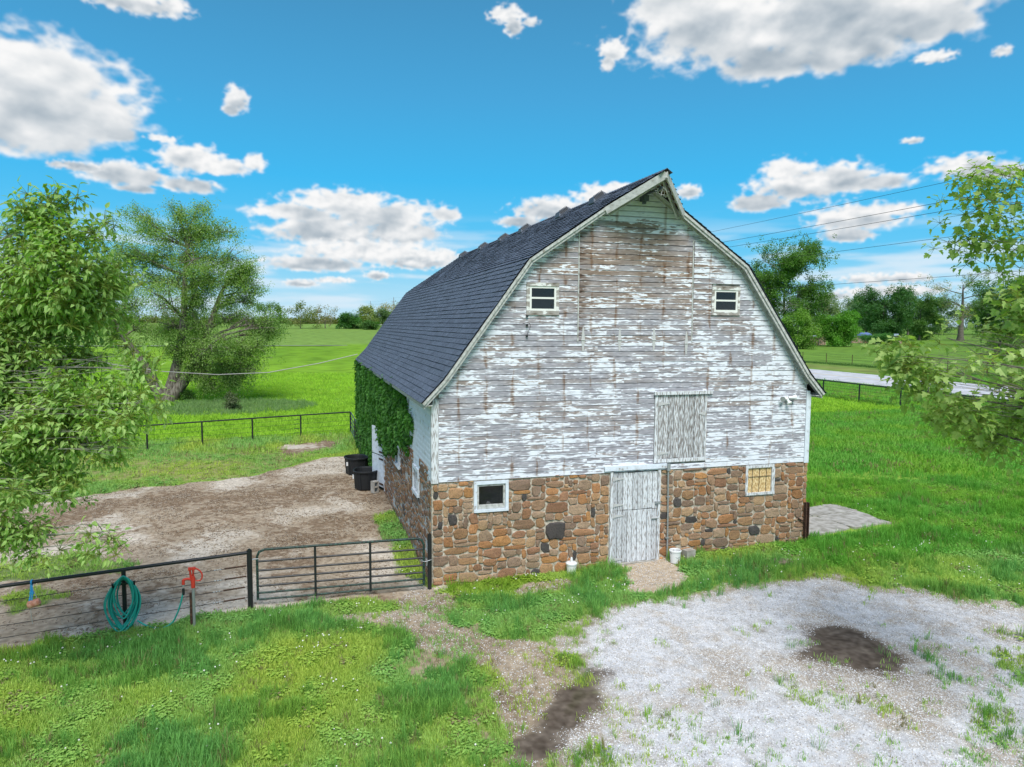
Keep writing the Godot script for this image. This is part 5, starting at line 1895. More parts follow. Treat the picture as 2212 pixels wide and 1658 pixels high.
		for k in int(w / 1.2):
			b = MB.new()
			var x := -w / 2 + k * 1.2 + 0.6
			b.box(Vector3(-0.66, -0.03, -1.6), Vector3(0.66, 0.03, 0.9), Transform3D(Basis(Vector3.RIGHT, R(0.0, 0.18)) * Basis(Vector3.BACK, R(-0.1, 0.1)), Vector3(x, 2.45 + R(-0.15, 0.15), -0.4)))
			part(b, "roof_sheet", M.rust if k % 3 else M.tin, sh)
		if w > 10.0:
			b = MB.new()
			b.lathe([[1.9, 0.0], [1.7, 0.5], [0.9, 1.0], [0.0, 1.1]], 14, Vector3(-3.6, 2.5, -0.2), 1.2, 0.6)
			part(b, "tarp", mat(lin(0.10, 0.16, 0.36), 0.6), sh)
			b = MB.new()
			b.box(Vector3(5.0, 2.5, -0.6), Vector3(6.3, 3.2, 0.2))
			part(b, "crate", mat(lin(0.35, 0.45, 0.62), 0.6), sh)


# ---------------------------------------------------------------- plants
func leaf(b: MB, o: Vector3, d: Vector3, up: Vector3, l: float, half: Array) -> void:   # half: outline of one side as [along, across]
	var s := d.cross(up).normalized()
	var u := s.cross(d).normalized()
	var t := R(0.8, 1.2)
	b.col = Color(t, t * R(0.95, 1.05), t)
	for e in [-1.0, 1.0]:
		var c := o + d * l * 0.4 - u * l * 0.03
		for k in half.size() - 1:
			var p: Vector3 = o + d * half[k][0] * l + s * e * half[k][1] * l + u * (half[k][1] * 0.35 - half[k][0] * half[k][0] * 0.22) * l
			var q: Vector3 = o + d * half[k + 1][0] * l + s * e * half[k + 1][1] * l + u * (half[k + 1][1] * 0.35 - half[k + 1][0] * half[k + 1][0] * 0.22) * l
			if e > 0: b.tri(c, p, q)
			else: b.tri(c, q, p)


const MAPLE := [[0.0, 0.0], [0.02, 0.30], [0.30, 0.50], [0.40, 0.26], [0.70, 0.34], [0.74, 0.15], [1.0, 0.0]]
const OVAL := [[0.0, 0.0], [0.28, 0.23], [0.62, 0.18], [1.0, 0.0]]


func spray(sd: int, n: int, l: float, reach: float, shape: Array, droop := 0.3, twig := true) -> ArrayMesh:   # a twig end with its leaves
	rng.seed = sd
	var b := MB.new()
	for k in n:
		var dir := Vector3(R(-1, 1), R(-0.8, 0.8), R(-1, 1)).normalized()
		var o := dir * reach * pow(R(0.15, 1.0), 0.6)
		var d := (dir * 0.8 + Vector3(R(-0.6, 0.6), -droop + R(-0.3, 0.3), R(-0.6, 0.6))).normalized()
		var up := (Vector3.UP + Vector3(R(-0.5, 0.5), 0, R(-0.5, 0.5))).normalized()
		leaf(b, o, d, up, l * R(0.7, 1.2), shape)
		if twig:
			b.col = Color(0.9, 0.75, 0.5)
			b.tube(V([Vector3.ZERO, o]), PackedFloat32Array([0.004, 0.002]), 3, false)
	return b.mesh()


var sprays := {}


func tree(called: String, label: String, base: Vector3, blobs: Array, o: Dictionary) -> Node3D:
	# blobs: [centre, radii, number of sprays] in world space
	var t := thing(called, label, o.get("cat", "tree"), base, o.get("group", ""))
	rng.seed = o.get("seed", 1)
	var r0: float = o.get("trunk", 0.3)
	var lean: Vector3 = o.get("lean", Vector3.ZERO)
	var fork: float = o.get("fork", 0.3)
	var hgt := 0.0
	for bl in blobs: hgt = maxf(hgt, bl[0].y - base.y)
	var wood := MB.new()
	var limb := MB.new()
	var stems: Array = o.get("stems", [Vector3(0, hgt * 0.85, 0) + lean])
	var spines := []
	for s in stems:
		var p := PackedVector3Array()
		var rr := PackedFloat32Array()
		for k in 13:
			var q := k / 12.0
			var w := sin(q * 5.0 + base.x) * 0.03 * hgt * q
			p.append(Vector3(s.x * pow(q, 0.8) + w, s.y * q - (0.2 if k == 0 else 0.0), s.z * pow(q, 0.8) - w * 0.6))
			rr.append(r0 * (1.0 / sqrt(stems.size())) * lerpf(1.0, 0.16, pow(q, 0.75)) * (1.25 if k == 0 else 1.0))
		wood.tube(p, rr, 9)
		spines.append(p)
	var where := []
	var cols := PackedColorArray()
	var c0: Color = o.get("col", Color(0.07, 0.15, 0.03))
	var c1: Color = o.get("col2", Color(0.11, 0.21, 0.04))
	var size: float = o.get("size", 1.0)
	var lr: float = o.get("limb", 0.32)
	var thr: float = o.get("gap", -0.15)
	var gfreq: float = o.get("gapfreq", 0.6)
	for bl in blobs:
		var c: Vector3 = bl[0] - base
		var rad: Vector3 = bl[1]
		var n: int = bl[2]
		var sp: PackedVector3Array = spines[0]
		var best := 1e9
		for s in spines:
			var dd: float = (s[8] as Vector3).distance_to(c)
			if dd < best: best = dd; sp = s
		var idx := 3
		best = 1e9
		for k in range(int(fork * 12), 12):                # leaves the trunk below the blob, rising outwards
			var q := sp[k]
			var dist := q.distance_to(c) + (3.0 if q.y > c.y - 0.15 * Vector2(c.x - q.x, c.z - q.z).length() else 0.0)
			if dist < best: best = dist; idx = k
		var a := sp[idx]
		var mid := a.lerp(c, 0.5) + Vector3(R(-0.1, 0.1), R(-0.02, 0.14), R(-0.1, 0.1)) * a.distance_to(c)
		var path := bez(a, mid, c, 9)
		var l0 := r0 * lr * (1.0 - idx * 0.055)
		limb.tube(path, taper(l0, l0 * 0.28, 9), 6, false)
		var per: int = o.get("per", 16)
		var m := maxi(2, n / per)
		for k in m:
			var d := Vector3(R(-1, 1), R(-0.8, 1), R(-1, 1)).normalized() * pow(R(0.3, 1.0), 0.5)
			var e := c + d * rad
			var from := path[rng.randi_range(o.get("first", 4), 9)]
			var br := bez(from, from.lerp(e, 0.5) + Vector3(R(-0.1, 0.1), R(0, 0.15), R(-0.1, 0.1)) * from.distance_to(e), e, 6)
			limb.tube(br, taper(l0 * 0.30, l0 * 0.07, 6), 4, false)
			for j in per:
				var g := br[rng.randi_range(2, 6)]
				var near: float = o.get("offs", 0.0)
				var q: Vector3 = g + Vector3(R(-1, 1), R(-1.1, 0.7), R(-1, 1)) * (Vector3.ONE * near if near > 0.0 else rad * float(o.get("loose", 0.42)))
				if o.get("twigs", true) and rng.randf() < o.get("twiggy", 0.6):
					limb.tube(V([g, g.lerp(q, 0.6) + Vector3(0, 0.06 * rad.y, 0), q]), PackedFloat32Array([l0 * 0.08, l0 * 0.05, l0 * 0.03]), 3, false)
				if nz2.get_noise_3d(q.x * gfreq + base.x, q.y * gfreq, q.z * gfreq) < thr or rng.randf() > o.get("leafy", 1.0):
					continue
				var sc := size * R(0.75, 1.25)
				var bs := Basis.from_euler(Vector3(R(-0.5, 0.5), R(0, TAU), R(-0.5, 0.5))).scaled(Vector3.ONE * sc)
				where.append(Transform3D(bs, q))
				var f := clampf(0.5 + nz.get_noise_3d(q.x * 0.9, q.y * 0.9, q.z * 0.9) * 0.9 + R(-0.3, 0.3), 0, 1)
				cols.append(c0.lerp(c1, f))
	part(wood, "trunk", o.get("bark", M.bark), t)
	tag(part(limb, "branches", o.get("bark2", o.get("bark", M.bark)), t), "", "", "", "stuff")
	scatter("crown", o.mesh, M.leaf, where, cols, t)
	return t


func px_blobs(list: Array, d: float, n: float, spread := 1.0, depth_ratio := 1.0) -> Array:    # [px, py, rx, ry, share, extra distance] of the 2212-wide picture
	var out := []
	for q in list:
		var dd: float = d + (q[5] if q.size() > 5 else 0.0)
		var k := dd / PXF
		out.append([at(q[0], q[1], dd), Vector3(q[2] * k, q[3] * k, q[2] * k * depth_ratio) * spread, int(n * (q[4] if q.size() > 4 else 1.0))])
	return out


func far_tree(called: String, label: String, px: float, top: float, wide: float, d: float, n: int, o: Dictionary) -> void:
	var g := at(px, 750, d)
	var base := on(g.x, g.z)
	var k := d / PXF
	var tip := at(px, top, d).y
	var h := tip - base.y
	var rx := wide * k * 0.5
	rng.seed = o.get("seed", 1) + 1000
	var blobs := []
	var m: int = o.get("lobes", 7)
	var low: float = o.get("low", 0.3)
	for j in m:
		var q := float(j) / maxf(1.0, m - 1)
		var y := lerpf(low, 0.86, q)
		var w := rx * sqrt(maxf(0.05, 1.0 - pow(absf(y - 0.5) / 0.62, 2.0))) * 0.62
		var a := j * 2.4 + R(-0.4, 0.4)
		var rr := rx * R(0.42, 0.58)
		blobs.append([base + Vector3(cos(a) * w, y * h, sin(a) * w), Vector3(rr, minf(rr, h * 0.24) * R(0.8, 1.0), rr), n / m])
	o.trunk = o.get("trunk", h * 0.022)
	for key in ["col", "col2"]:
		if o.has(key): o[key] = Color(o[key].r * 1.7, o[key].g * 1.7, o[key].b * 1.7)
	tree(called, label, base, blobs, o)


func build_trees() -> void:
	var maple := spray(1, 10, 0.108, 0.20, MAPLE, 0.35)
	var elder := spray(2, 21, 0.105, 0.22, OVAL, 0.5)
	var elm := spray(3, 12, 0.15, 0.30, OVAL, 0.2, false)
	var coarse := spray(4, 16, 0.55, 0.75, OVAL, 0.15, false)
	# near left
	var bl := px_blobs([[105, 440, 48, 48, 0.8], [55, 500, 70, 55, 1.0], [185, 505, 38, 42, 0.6], [60, 600, 110, 70, 1.3], [165, 600, 75, 65, 1.1], [265, 600, 62, 48, 0.9, 0.8], [80, 665, 110, 50, 1.0, 0.3], [205, 660, 70, 42, 0.8, 0.5], [60, 780, 110, 48, 1.0, 0.2], [185, 785, 95, 42, 0.9, 0.4], [290, 800, 45, 36, 0.5, 0.4], [60, 720, 110, 70, 1.1, 0.6], [190, 700, 90, 60, 1.0, 0.8], [50, 850, 110, 80, 1.3], [180, 860, 90, 65, 1.2], [285, 880, 70, 50, 1.0], [60, 960, 100, 60, 1.2], [190, 960, 90, 50, 1.1], [290, 945, 55, 38, 0.7], [100, 1060, 90, 48, 1.0], [222, 1150, 40, 45, 0.55], [25, 1140, 36, 52, 0.6], [-90, 600, 100, 120, 0.8], [-90, 850, 100, 120, 0.8], [-90, 1030, 80, 80, 0.6]], 10.4, 84)
	tree("boxelder_tree", "near leafy green tree at the left edge, bright drooping leaves before the paddock", Vector3(-9.9, 0, 3.0), bl, {"mesh": elder, "trunk": 0.24, "seed": 51, "offs": 0.26, "first": 1, "limb": 0.22, "twiggy": 0.35, "col": Color(0.33, 0.52, 0.16), "col2": Color(0.55, 0.74, 0.26), "size": 1.0, "per": 8, "bark": M.bark_pale, "lean": Vector3(0.8, 0, -1.5), "gap": -0.13, "gapfreq": 1.1, "fork": 0.2})
	# near right
	bl = px_blobs([[2130, 430, 85, 55, 0.9], [2200, 490, 60, 90, 1.0], [2062, 425, 45, 40, 0.5], [2100, 360, 40, 24, 0.35], [2190, 400, 40, 50, 0.5], [2180, 565, 50, 35, 0.5], [2100, 520, 45, 30, 0.4]], 10.6, 54)
	bl.append_array(px_blobs([[2165, 690, 65, 50, 0.8], [2200, 770, 60, 80, 1.1], [2110, 765, 75, 52, 1.1], [2020, 790, 75, 55, 1.0], [1962, 800, 36, 42, 0.55], [2045, 730, 50, 34, 0.6], [2100, 850, 95, 50, 0.8], [2005, 850, 65, 36, 0.8], [1945, 770, 34, 34, 0.4], [2190, 880, 50, 60, 0.9], [2075, 912, 50, 26, 0.45], [2150, 935, 60, 26, 0.5], [2290, 520, 70, 120, 0.8], [2300, 780, 80, 130, 1.0]], 10.0, 76))
	tree("maple_tree", "near maple at the right edge with pale green lobed leaves over the road", on(6.6, 11.0), bl, {"mesh": maple, "trunk": 0.26, "seed": 52, "offs": 0.24, "first": 1, "limb": 0.12, "twiggy": 0.5, "col": Color(0.30, 0.45, 0.12), "col2": Color(0.54, 0.68, 0.28), "size": 0.92, "per": 7, "bark": M.bark, "gap": -0.13, "gapfreq": 1.3, "fork": 0.35, "lean": Vector3(0.3, 0, -0.6)})
	# elm in the paddock field
	bl = px_blobs([[385, 452, 38, 32, 0.6], [425, 452, 38, 32, 0.6], [335, 500, 40, 34, 0.8], [385, 500, 40, 34, 0.8], [440, 500, 40, 34, 0.8], [490, 500, 40, 34, 0.8], [285, 555, 42, 36, 0.9], [340, 555, 42, 36, 0.9], [400, 555, 42, 36, 0.9], [455, 555, 42, 36, 0.9], [510, 555, 42, 36, 0.9], [262, 610, 42, 36, 0.9], [320, 610, 42, 36, 0.9], [375, 610, 42, 36, 0.9], [430, 610, 42, 36, 0.9], [520, 610, 42, 36, 0.9], [250, 660, 42, 36, 0.9], [305, 660, 42, 36, 0.9], [360, 660, 42, 36, 0.9], [415, 660, 42, 36, 0.9], [535, 650, 26, 22, 0.5], [255, 705, 44, 37, 1.1], [310, 705, 44, 37, 1.1], [370, 705, 44, 37, 1.1], [430, 705, 44, 37, 1.1], [545, 700, 34, 29, 0.8], [580, 700, 34, 29, 0.8], [270, 750, 42, 36, 1.15], [390, 750, 42, 36, 1.15], [450, 750, 42, 36, 1.15], [510, 750, 42, 36, 1.15], [558, 750, 42, 36, 1.15], [300, 795, 38, 32, 1.1], [425, 795, 38, 32, 1.1], [485, 795, 38, 32, 1.1], [540, 795, 38, 32, 1.1], [455, 832, 28, 24, 0.8], [515, 832, 28, 24, 0.8], [300, 500, 40, 36, 0.8, 1.5], [262, 545, 38, 36, 0.8, -1.5], [250, 610, 40, 38, 0.9, 1.0], [290, 460, 28, 26, 0.5], [430, 520, 50, 40, 0.7, 3.0], [430, 600, 55, 42, 0.7, 3.5], [400, 700, 60, 42, 0.7, 3.5], [420, 560, 50, 42, 0.6, -3.0], [350, 640, 50, 42, 0.6, -3.0], [460, 740, 60, 40, 0.7, -3.2], [470, 602, 36, 30, 0.8], [520, 598, 34, 30, 0.8], [548, 632, 28, 26, 0.7], [500, 648, 30, 24, 0.6], [420, 636, 40, 30, 0.8], [546, 572, 26, 26, 0.6], [590, 715, 24, 26, 0.5], [500, 690, 34, 26, 0.6]], 51.0, 300)
	tree("elm_tree", "large forked tree in the green field left of the barn, airy brownish top", on(-12.0, -40.8), bl, {"mesh": elm, "trunk": 0.9, "seed": 53, "loose": 0.5, "twiggy": 0.25, "col": Color(0.26, 0.42, 0.13), "col2": Color(0.42, 0.60, 0.19), "size": 0.85, "per": 18, "stems": [Vector3(-3.2, 7.0, 0.5), Vector3(2.2, 12.0, -0.3), Vector3(4.8, 9.0, 0.6)], "gap": -0.26, "gapfreq": 0.4, "fork": 0.22, "limb": 0.20})
	far_tree("shrub", "small grey green shrub in tall grass right of the large forked tree", 500, 845, 40, 45.0, 120, {"mesh": elm, "seed": 3, "low": 0.2, "trunk": 0.04, "col": Color(0.10, 0.13, 0.07), "col2": Color(0.15, 0.18, 0.10), "leafy": 0.8, "size": 0.8, "lobes": 5, "cat": "shrub"})
	far_tree("shrub", "dark green shrub at the foot of the large forked tree", 405, 845, 34, 51.0, 120, {"mesh": elm, "seed": 4, "low": 0.2, "trunk": 0.04, "col": Color(0.05, 0.12, 0.03), "size": 0.9, "lobes": 5, "cat": "shrub"})
	# across the field, left of the barn
	var g1 := Color(0.10, 0.15, 0.045)
	var list := [
		[650, 655, 92, 400.0, 380, "open spreading tree across the field, left of the bare one", Color(0.12, 0.15, 0.05), Color(0.20, 0.22, 0.09), 0.55, 0.25],
		[703, 655, 62, 400.0, 300, "nearly bare tree across the field between two leafy ones", Color(0.20, 0.17, 0.11), Color(0.26, 0.23, 0.15), 0.28, 0.35],
		[755, 679, 54, 395.0, 420, "round dark green bush across the field beside the bare tree", Color(0.04, 0.12, 0.03), Color(0.07, 0.17, 0.04), 1.0, 0.15],
		[792, 656, 48, 405.0, 340, "yellow green slender tree across the field next to the dark bush", Color(0.15, 0.20, 0.05), Color(0.22, 0.25, 0.09), 0.7, 0.25],
		[826, 668, 52, 430.0, 340, "dome shaped green tree just left of the barn roof's edge", Color(0.07, 0.13, 0.05), Color(0.11, 0.17, 0.07), 1.0, 0.35],
		[835, 653, 80, 470.0, 260, "brown budding trees behind the dome shaped one", Color(0.26, 0.22, 0.13), Color(0.30, 0.27, 0.17), 0.5, 0.3],
		[590, 645, 90, 300.0, 420, "green tree across the field, half hidden by the large forked tree", Color(0.08, 0.15, 0.04), Color(0.13, 0.20, 0.06), 0.8, 0.2],
		[500, 660, 120, 420.0, 380, "pale green tree far behind the large forked tree", g1, Color(0.16, 0.2, 0.08), 0.7, 0.2],
		[390, 660, 120, 430.0, 380, "olive tree far behind the forked trunk", g1, Color(0.14, 0.18, 0.07), 0.7, 0.2],
		[230, 650, 130, 420.0, 380, "far tree behind the near left foliage", g1, Color(0.14, 0.18, 0.07), 0.7, 0.2],
		[800, 694, 40, 380.0, 160, "low green bush under the yellow green slender tree", Color(0.05, 0.12, 0.03), Color(0.08, 0.16, 0.04), 1.0, 0.2],
	]
	for k in list.size():
		var q: Array = list[k]
		far_tree("field_tree", q[5], q[0], q[1], q[2], q[3], q[4], {"mesh": coarse, "seed": 100 + k, "col": q[6], "col2": q[7], "leafy": q[8], "low": q[9], "size": 1.7 * q[3] / 400.0, "group": "trees across the field", "twigs": q[8] < 0.6, "bark": M.bark, "limb": 0.4})
	# far hedge line on the skyline
	var hw2 := []
	var hc := PackedColorArray()
	rng.seed = 140
	for k in 2600:
		var p := at(R(-500, 1100), 700, R(640, 700))
		var s := R(2.5, 5.0)
		hw2.append(Transform3D(Basis.from_euler(Vector3(R(-1, 1), R(0, TAU), 0)).scaled(Vector3.ONE * s), on(p.x, p.z, R(0.5, 6.5) * (0.6 + 0.5 * nz.get_noise_1d(p.x * 0.4)))))
		hc.append(Color(0.13, 0.17, 0.05).lerp(Color(0.25, 0.25, 0.08), R()))
	tag(scatter("far_hedge", coarse, M.leaf, hw2, hc, self), "yellow green hedge along the far skyline left of the barn", "hedge")
	# beyond the road, right of the barn
	list = [
		["cottonwood_tree", 1692, 512, 185, 190.0, 3000, "tall airy green tree rising behind the barn's right roof edge", Color(0.06, 0.135, 0.03), Color(0.11, 0.21, 0.045), 0.9, 0.3, 0.9],
		["small_tree", 1722, 665, 80, 170.0, 420, "light green young tree in front of the tall airy one", Color(0.11, 0.21, 0.04), Color(0.17, 0.29, 0.06), 1.0, 0.12, 0.8],
		["dead_brush", 1768, 672, 60, 205.0, 160, "bare pinkish grey brush between the tall tree and round bush", Color(0.24, 0.17, 0.13), Color(0.30, 0.22, 0.17), 0.15, 0.25, 0.7],
		["round_bush", 1808, 672, 95, 195.0, 900, "bright green round bush in front of the ruined sheds", Color(0.07, 0.19, 0.025), Color(0.12, 0.28, 0.04), 1.0, 0.14, 0.8],
		["broad_tree", 1905, 618, 115, 265.0, 1000, "dark green broad tree behind the right ruined shed", Color(0.035, 0.10, 0.03), Color(0.065, 0.15, 0.045), 1.0, 0.22, 1.2],
		["broad_tree", 1985, 640, 95, 285.0, 800, "middling green tree between the dark broad tree and bare oak", Color(0.05, 0.12, 0.03), Color(0.10, 0.18, 0.05), 1.0, 0.2, 1.2],
		["open_oak", 2074, 572, 165, 285.0, 620, "half bare tree with a thick grey trunk right of the sheds", Color(0.13, 0.16, 0.05), Color(0.20, 0.22, 0.08), 0.55, 0.35, 1.0],
		["broad_tree", 2160, 600, 130, 210.0, 1000, "deep green tree behind the near maple's leaves", Color(0.05, 0.125, 0.03), Color(0.09, 0.18, 0.045), 1.0, 0.22, 1.0],
		["broad_tree", 2245, 575, 140, 190.0, 900, "deep green tree at the right edge behind the maple", Color(0.05, 0.12, 0.03), Color(0.085, 0.17, 0.04), 1.0, 0.2, 1.0],
		["broad_tree", 1960, 625, 90, 330.0, 600, "grey green tree behind the dark broad one, to its right", Color(0.07, 0.14, 0.06), Color(0.10, 0.17, 0.08), 1.0, 0.2, 1.3],
		["skyline_tree", 1765, 636, 90, 420.0, 500, "pale green budding tree on the skyline, leftmost beside the tall tree", Color(0.13, 0.19, 0.09), Color(0.18, 0.24, 0.12), 0.9, 0.25, 1.8],
		["skyline_tree", 1835, 640, 110, 430.0, 500, "pale green budding tree on the skyline above the round bush", Color(0.11, 0.18, 0.09), Color(0.17, 0.23, 0.12), 0.9, 0.25, 1.8],
		["skyline_tree", 1870, 645, 80, 380.0, 500, "darker green tree on the skyline left of the broad dark tree", Color(0.06, 0.13, 0.06), Color(0.09, 0.17, 0.08), 1.0, 0.2, 1.7],
		["skyline_tree", 2030, 640, 110, 420.0, 400, "grey green tree on the skyline behind the bare oak's left side", Color(0.08, 0.14, 0.07), Color(0.11, 0.18, 0.09), 1.0, 0.2, 1.8],
		["skyline_tree", 2120, 635, 120, 420.0, 400, "grey green tree on the skyline behind the bare oak's right side", Color(0.08, 0.14, 0.07), Color(0.11, 0.18, 0.09), 1.0, 0.2, 1.8],
		["skyline_tree", 1640, 650, 120, 420.0, 400, "pale tree on the skyline behind the barn's right roof slope", Color(0.11, 0.18, 0.09), Color(0.17, 0.23, 0.12), 0.9, 0.25, 1.8],
		["weed_thicket", 1900, 722, 90, 222.0, 420, "green weeds growing along the right ruined shed", Color(0.05, 0.14, 0.04), Color(0.08, 0.20, 0.05), 1.0, 0.2, 0.6],
		["weed_thicket", 1722, 718, 50, 195.0, 260, "bright green shrub at the foot of the tall airy tree", Color(0.07, 0.18, 0.03), Color(0.11, 0.25, 0.04), 1.0, 0.2, 0.6],
	]
	for k in list.size():
		var q: Array = list[k]
		far_tree(q[0], q[6], q[1], q[2], q[3], q[4], int(q[5] * (1.0 if q[9] < 0.6 else 1.6)), {"mesh": coarse, "seed": 200 + k, "col": q[7], "col2": q[8], "leafy": q[9], "low": q[10], "size": q[11], "twigs": q[9] < 0.6, "lobes": 9 if q[5] > 800 else 7, "cat": "bush" if q[0] in ["round_bush", "weed_thicket", "dead_brush"] else "tree", "trunk": 1.3 if q[0] == "open_oak" else 0.022 * (750.0 - q[2]) / PXF * q[4], "limb": 0.4, "bark": M.bark_pale if q[0] == "cottonwood_tree" else M.bark, "gap": -0.1 if q[0] == "cottonwood_tree" else -0.3, "gapfreq": 0.25})
	# ivy on the side wall
	var iv := thing("ivy", "dense dark green ivy covering the back of the barn's left wall", "ivy", Vector3(-0.1, 0, -10.0))
	var ivy_leaf := spray(6, 10, 0.10, 0.14, MAPLE, 0.7, false)
	var poly := PackedVector2Array([Vector2(-18.5, -0.1), Vector2(-18.5, 4.05), Vector2(-4.6, 4.05), Vector2(-3.6, 3.8), Vector2(-2.6, 3.45), Vector2(-3.0, 3.0), Vector2(-3.0, 2.45), Vector2(-3.9, 2.6), Vector2(-5.2, 2.45), Vector2(-6.5, 2.1), Vector2(-8.7, 1.95), Vector2(-8.9, 2.25), Vector2(-10.15, 2.25), Vector2(-10.25, -0.1)])
	rng.seed = 61
	var where := []
	var cols := PackedColorArray()
	for k in 9000:
		var p := Vector2(R(-18.5, -2.4), R(-0.05, 4.05))
		var e := p + Vector2(nz.get_noise_2d(p.x * 2, p.y * 2), nz2.get_noise_2d(p.x * 2, p.y * 2)) * 0.7
		if not Geometry2D.is_point_in_polygon(e, poly): continue
		var front := sst(-7.0, -3.0, p.x)
		if front > 0 and nz2.get_noise_2d(p.x * 3, p.y * 3) < -0.35 + front * 0.25: continue
		var out := (0.03 + 0.12 * R() * R() + 0.08 * clampf(nz.get_noise_2d(p.x * 1.3, p.y * 0.7) + 0.3, 0, 1)) * (1.0 - 0.6 * front)
		where.append(Transform3D(Basis.from_euler(Vector3(R(-0.4, 0.4), R(0, TAU), R(-0.4, 0.4) + 0.5)).scaled(Vector3.ONE * R(0.7, 1.2)), Vector3(0.06 - out, p.y, p.x + 10.0)))
		var f := clampf(0.5 + nz.get_noise_2d(p.x * 2.5, p.y * 1.2) * 0.8 + R(-0.3, 0.3), 0, 1)
		cols.append(Color(0.055, 0.17, 0.04).lerp(Color(0.12, 0.32, 0.065), f))
	for k in 420:                                         # round the back corner
		where.append(Transform3D(Basis.from_euler(Vector3(R(-0.4, 0.4), R(0, TAU), R(-0.4, 0.4))).scaled(Vector3.ONE * R(0.7, 1.3)), Vector3(R(-0.06, 0.2), R(0, 4.0), -8.4 - R(0, 0.25))))
		cols.append(Color(0.04, 0.14, 0.025).lerp(Color(0.08, 0.22, 0.04), R()))
	scatter("leaves", ivy_leaf, M.leaf, where, cols, iv)
	var st := MB.new()
	for k in 40:
		var z := R(-8.2, -0.5)
		var p := Vector3(0.06, 0.0, z)
		var pts := PackedVector3Array([p])
		for j in 6:
			p += Vector3(0, R(0.3, 0.7), R(-0.25, 0.25))
			pts.append(Vector3(0.06, minf(p.y, 4.0), p.z))
		st.tube(pts, taper(0.016, 0.006, 6), 4)
	for k in 14:
		var z := R(1.5, 7.0)
		var pts := PackedVector3Array([Vector3(0.07, 4.0, z), Vector3(0.065, R(3.3, 3.6), z + R(-0.1, 0.1)), Vector3(0.065, R(2.6, 3.0), z + R(-0.15, 0.15))])
		st.tube(pts, taper(0.008, 0.004, 2), 4)
	tag(part(st, "stems", M.bark, iv), "", "", "", "stuff")


# ---------------------------------------------------------------- grass, gravel and litter
func tuft(sd: int, n: int, h: float, reach: float, w: float, segs := 2) -> ArrayMesh:
	rng.seed = sd
	var b := MB.new()
	for k in n:
		var a := R(0, TAU)
		var o := Vector3(cos(a), 0, sin(a)) * reach * sqrt(R())
		var dir := Vector3(R(-1, 1), 0, R(-1, 1)) * R(0.2, 0.9)
		var hh := h * R(0.55, 1.1)
		var s := Vector3(cos(a + 1.6), 0, sin(a + 1.6)) * w * R(0.7, 1.3)
		var t := R(0.75, 1.2)
		b.col = Color(t, t, t)
		var p0 := o
		var p1 := o + Vector3(dir.x * 0.22, 0.62, dir.z * 0.22) * hh
		var p2 := o + Vector3(dir.x * 0.75, 0.95, dir.z * 0.75) * hh
		b.tri(p0 - s, p0 + s, p1 + s * 0.75); b.tri(p0 - s, p1 + s * 0.75, p1 - s * 0.75)
		b.col = Color(t * 1.15, t * 1.12, t)
		b.tri(p1 - s * 0.75, p1 + s * 0.75, p2)
	return b.mesh()


func clover(sd: int) -> ArrayMesh:
	rng.seed = sd
	var b := MB.new()
	for k in 18:
		var a := R(0, TAU)
		var o := Vector3(cos(a), 0, sin(a)) * 0.10 * sqrt(R()) + Vector3(0, R(0.02, 0.06), 0)
		var d := Vector3(cos(a + R(-1, 1)), R(-0.1, 0.3), sin(a + R(-1, 1))).normalized()
		leaf(b, o, d, Vector3.UP, R(0.03, 0.05), [[0.0, 0.0], [0.4, 0.38], [0.8, 0.3], [1.0, 0.0]])
	return b.mesh()


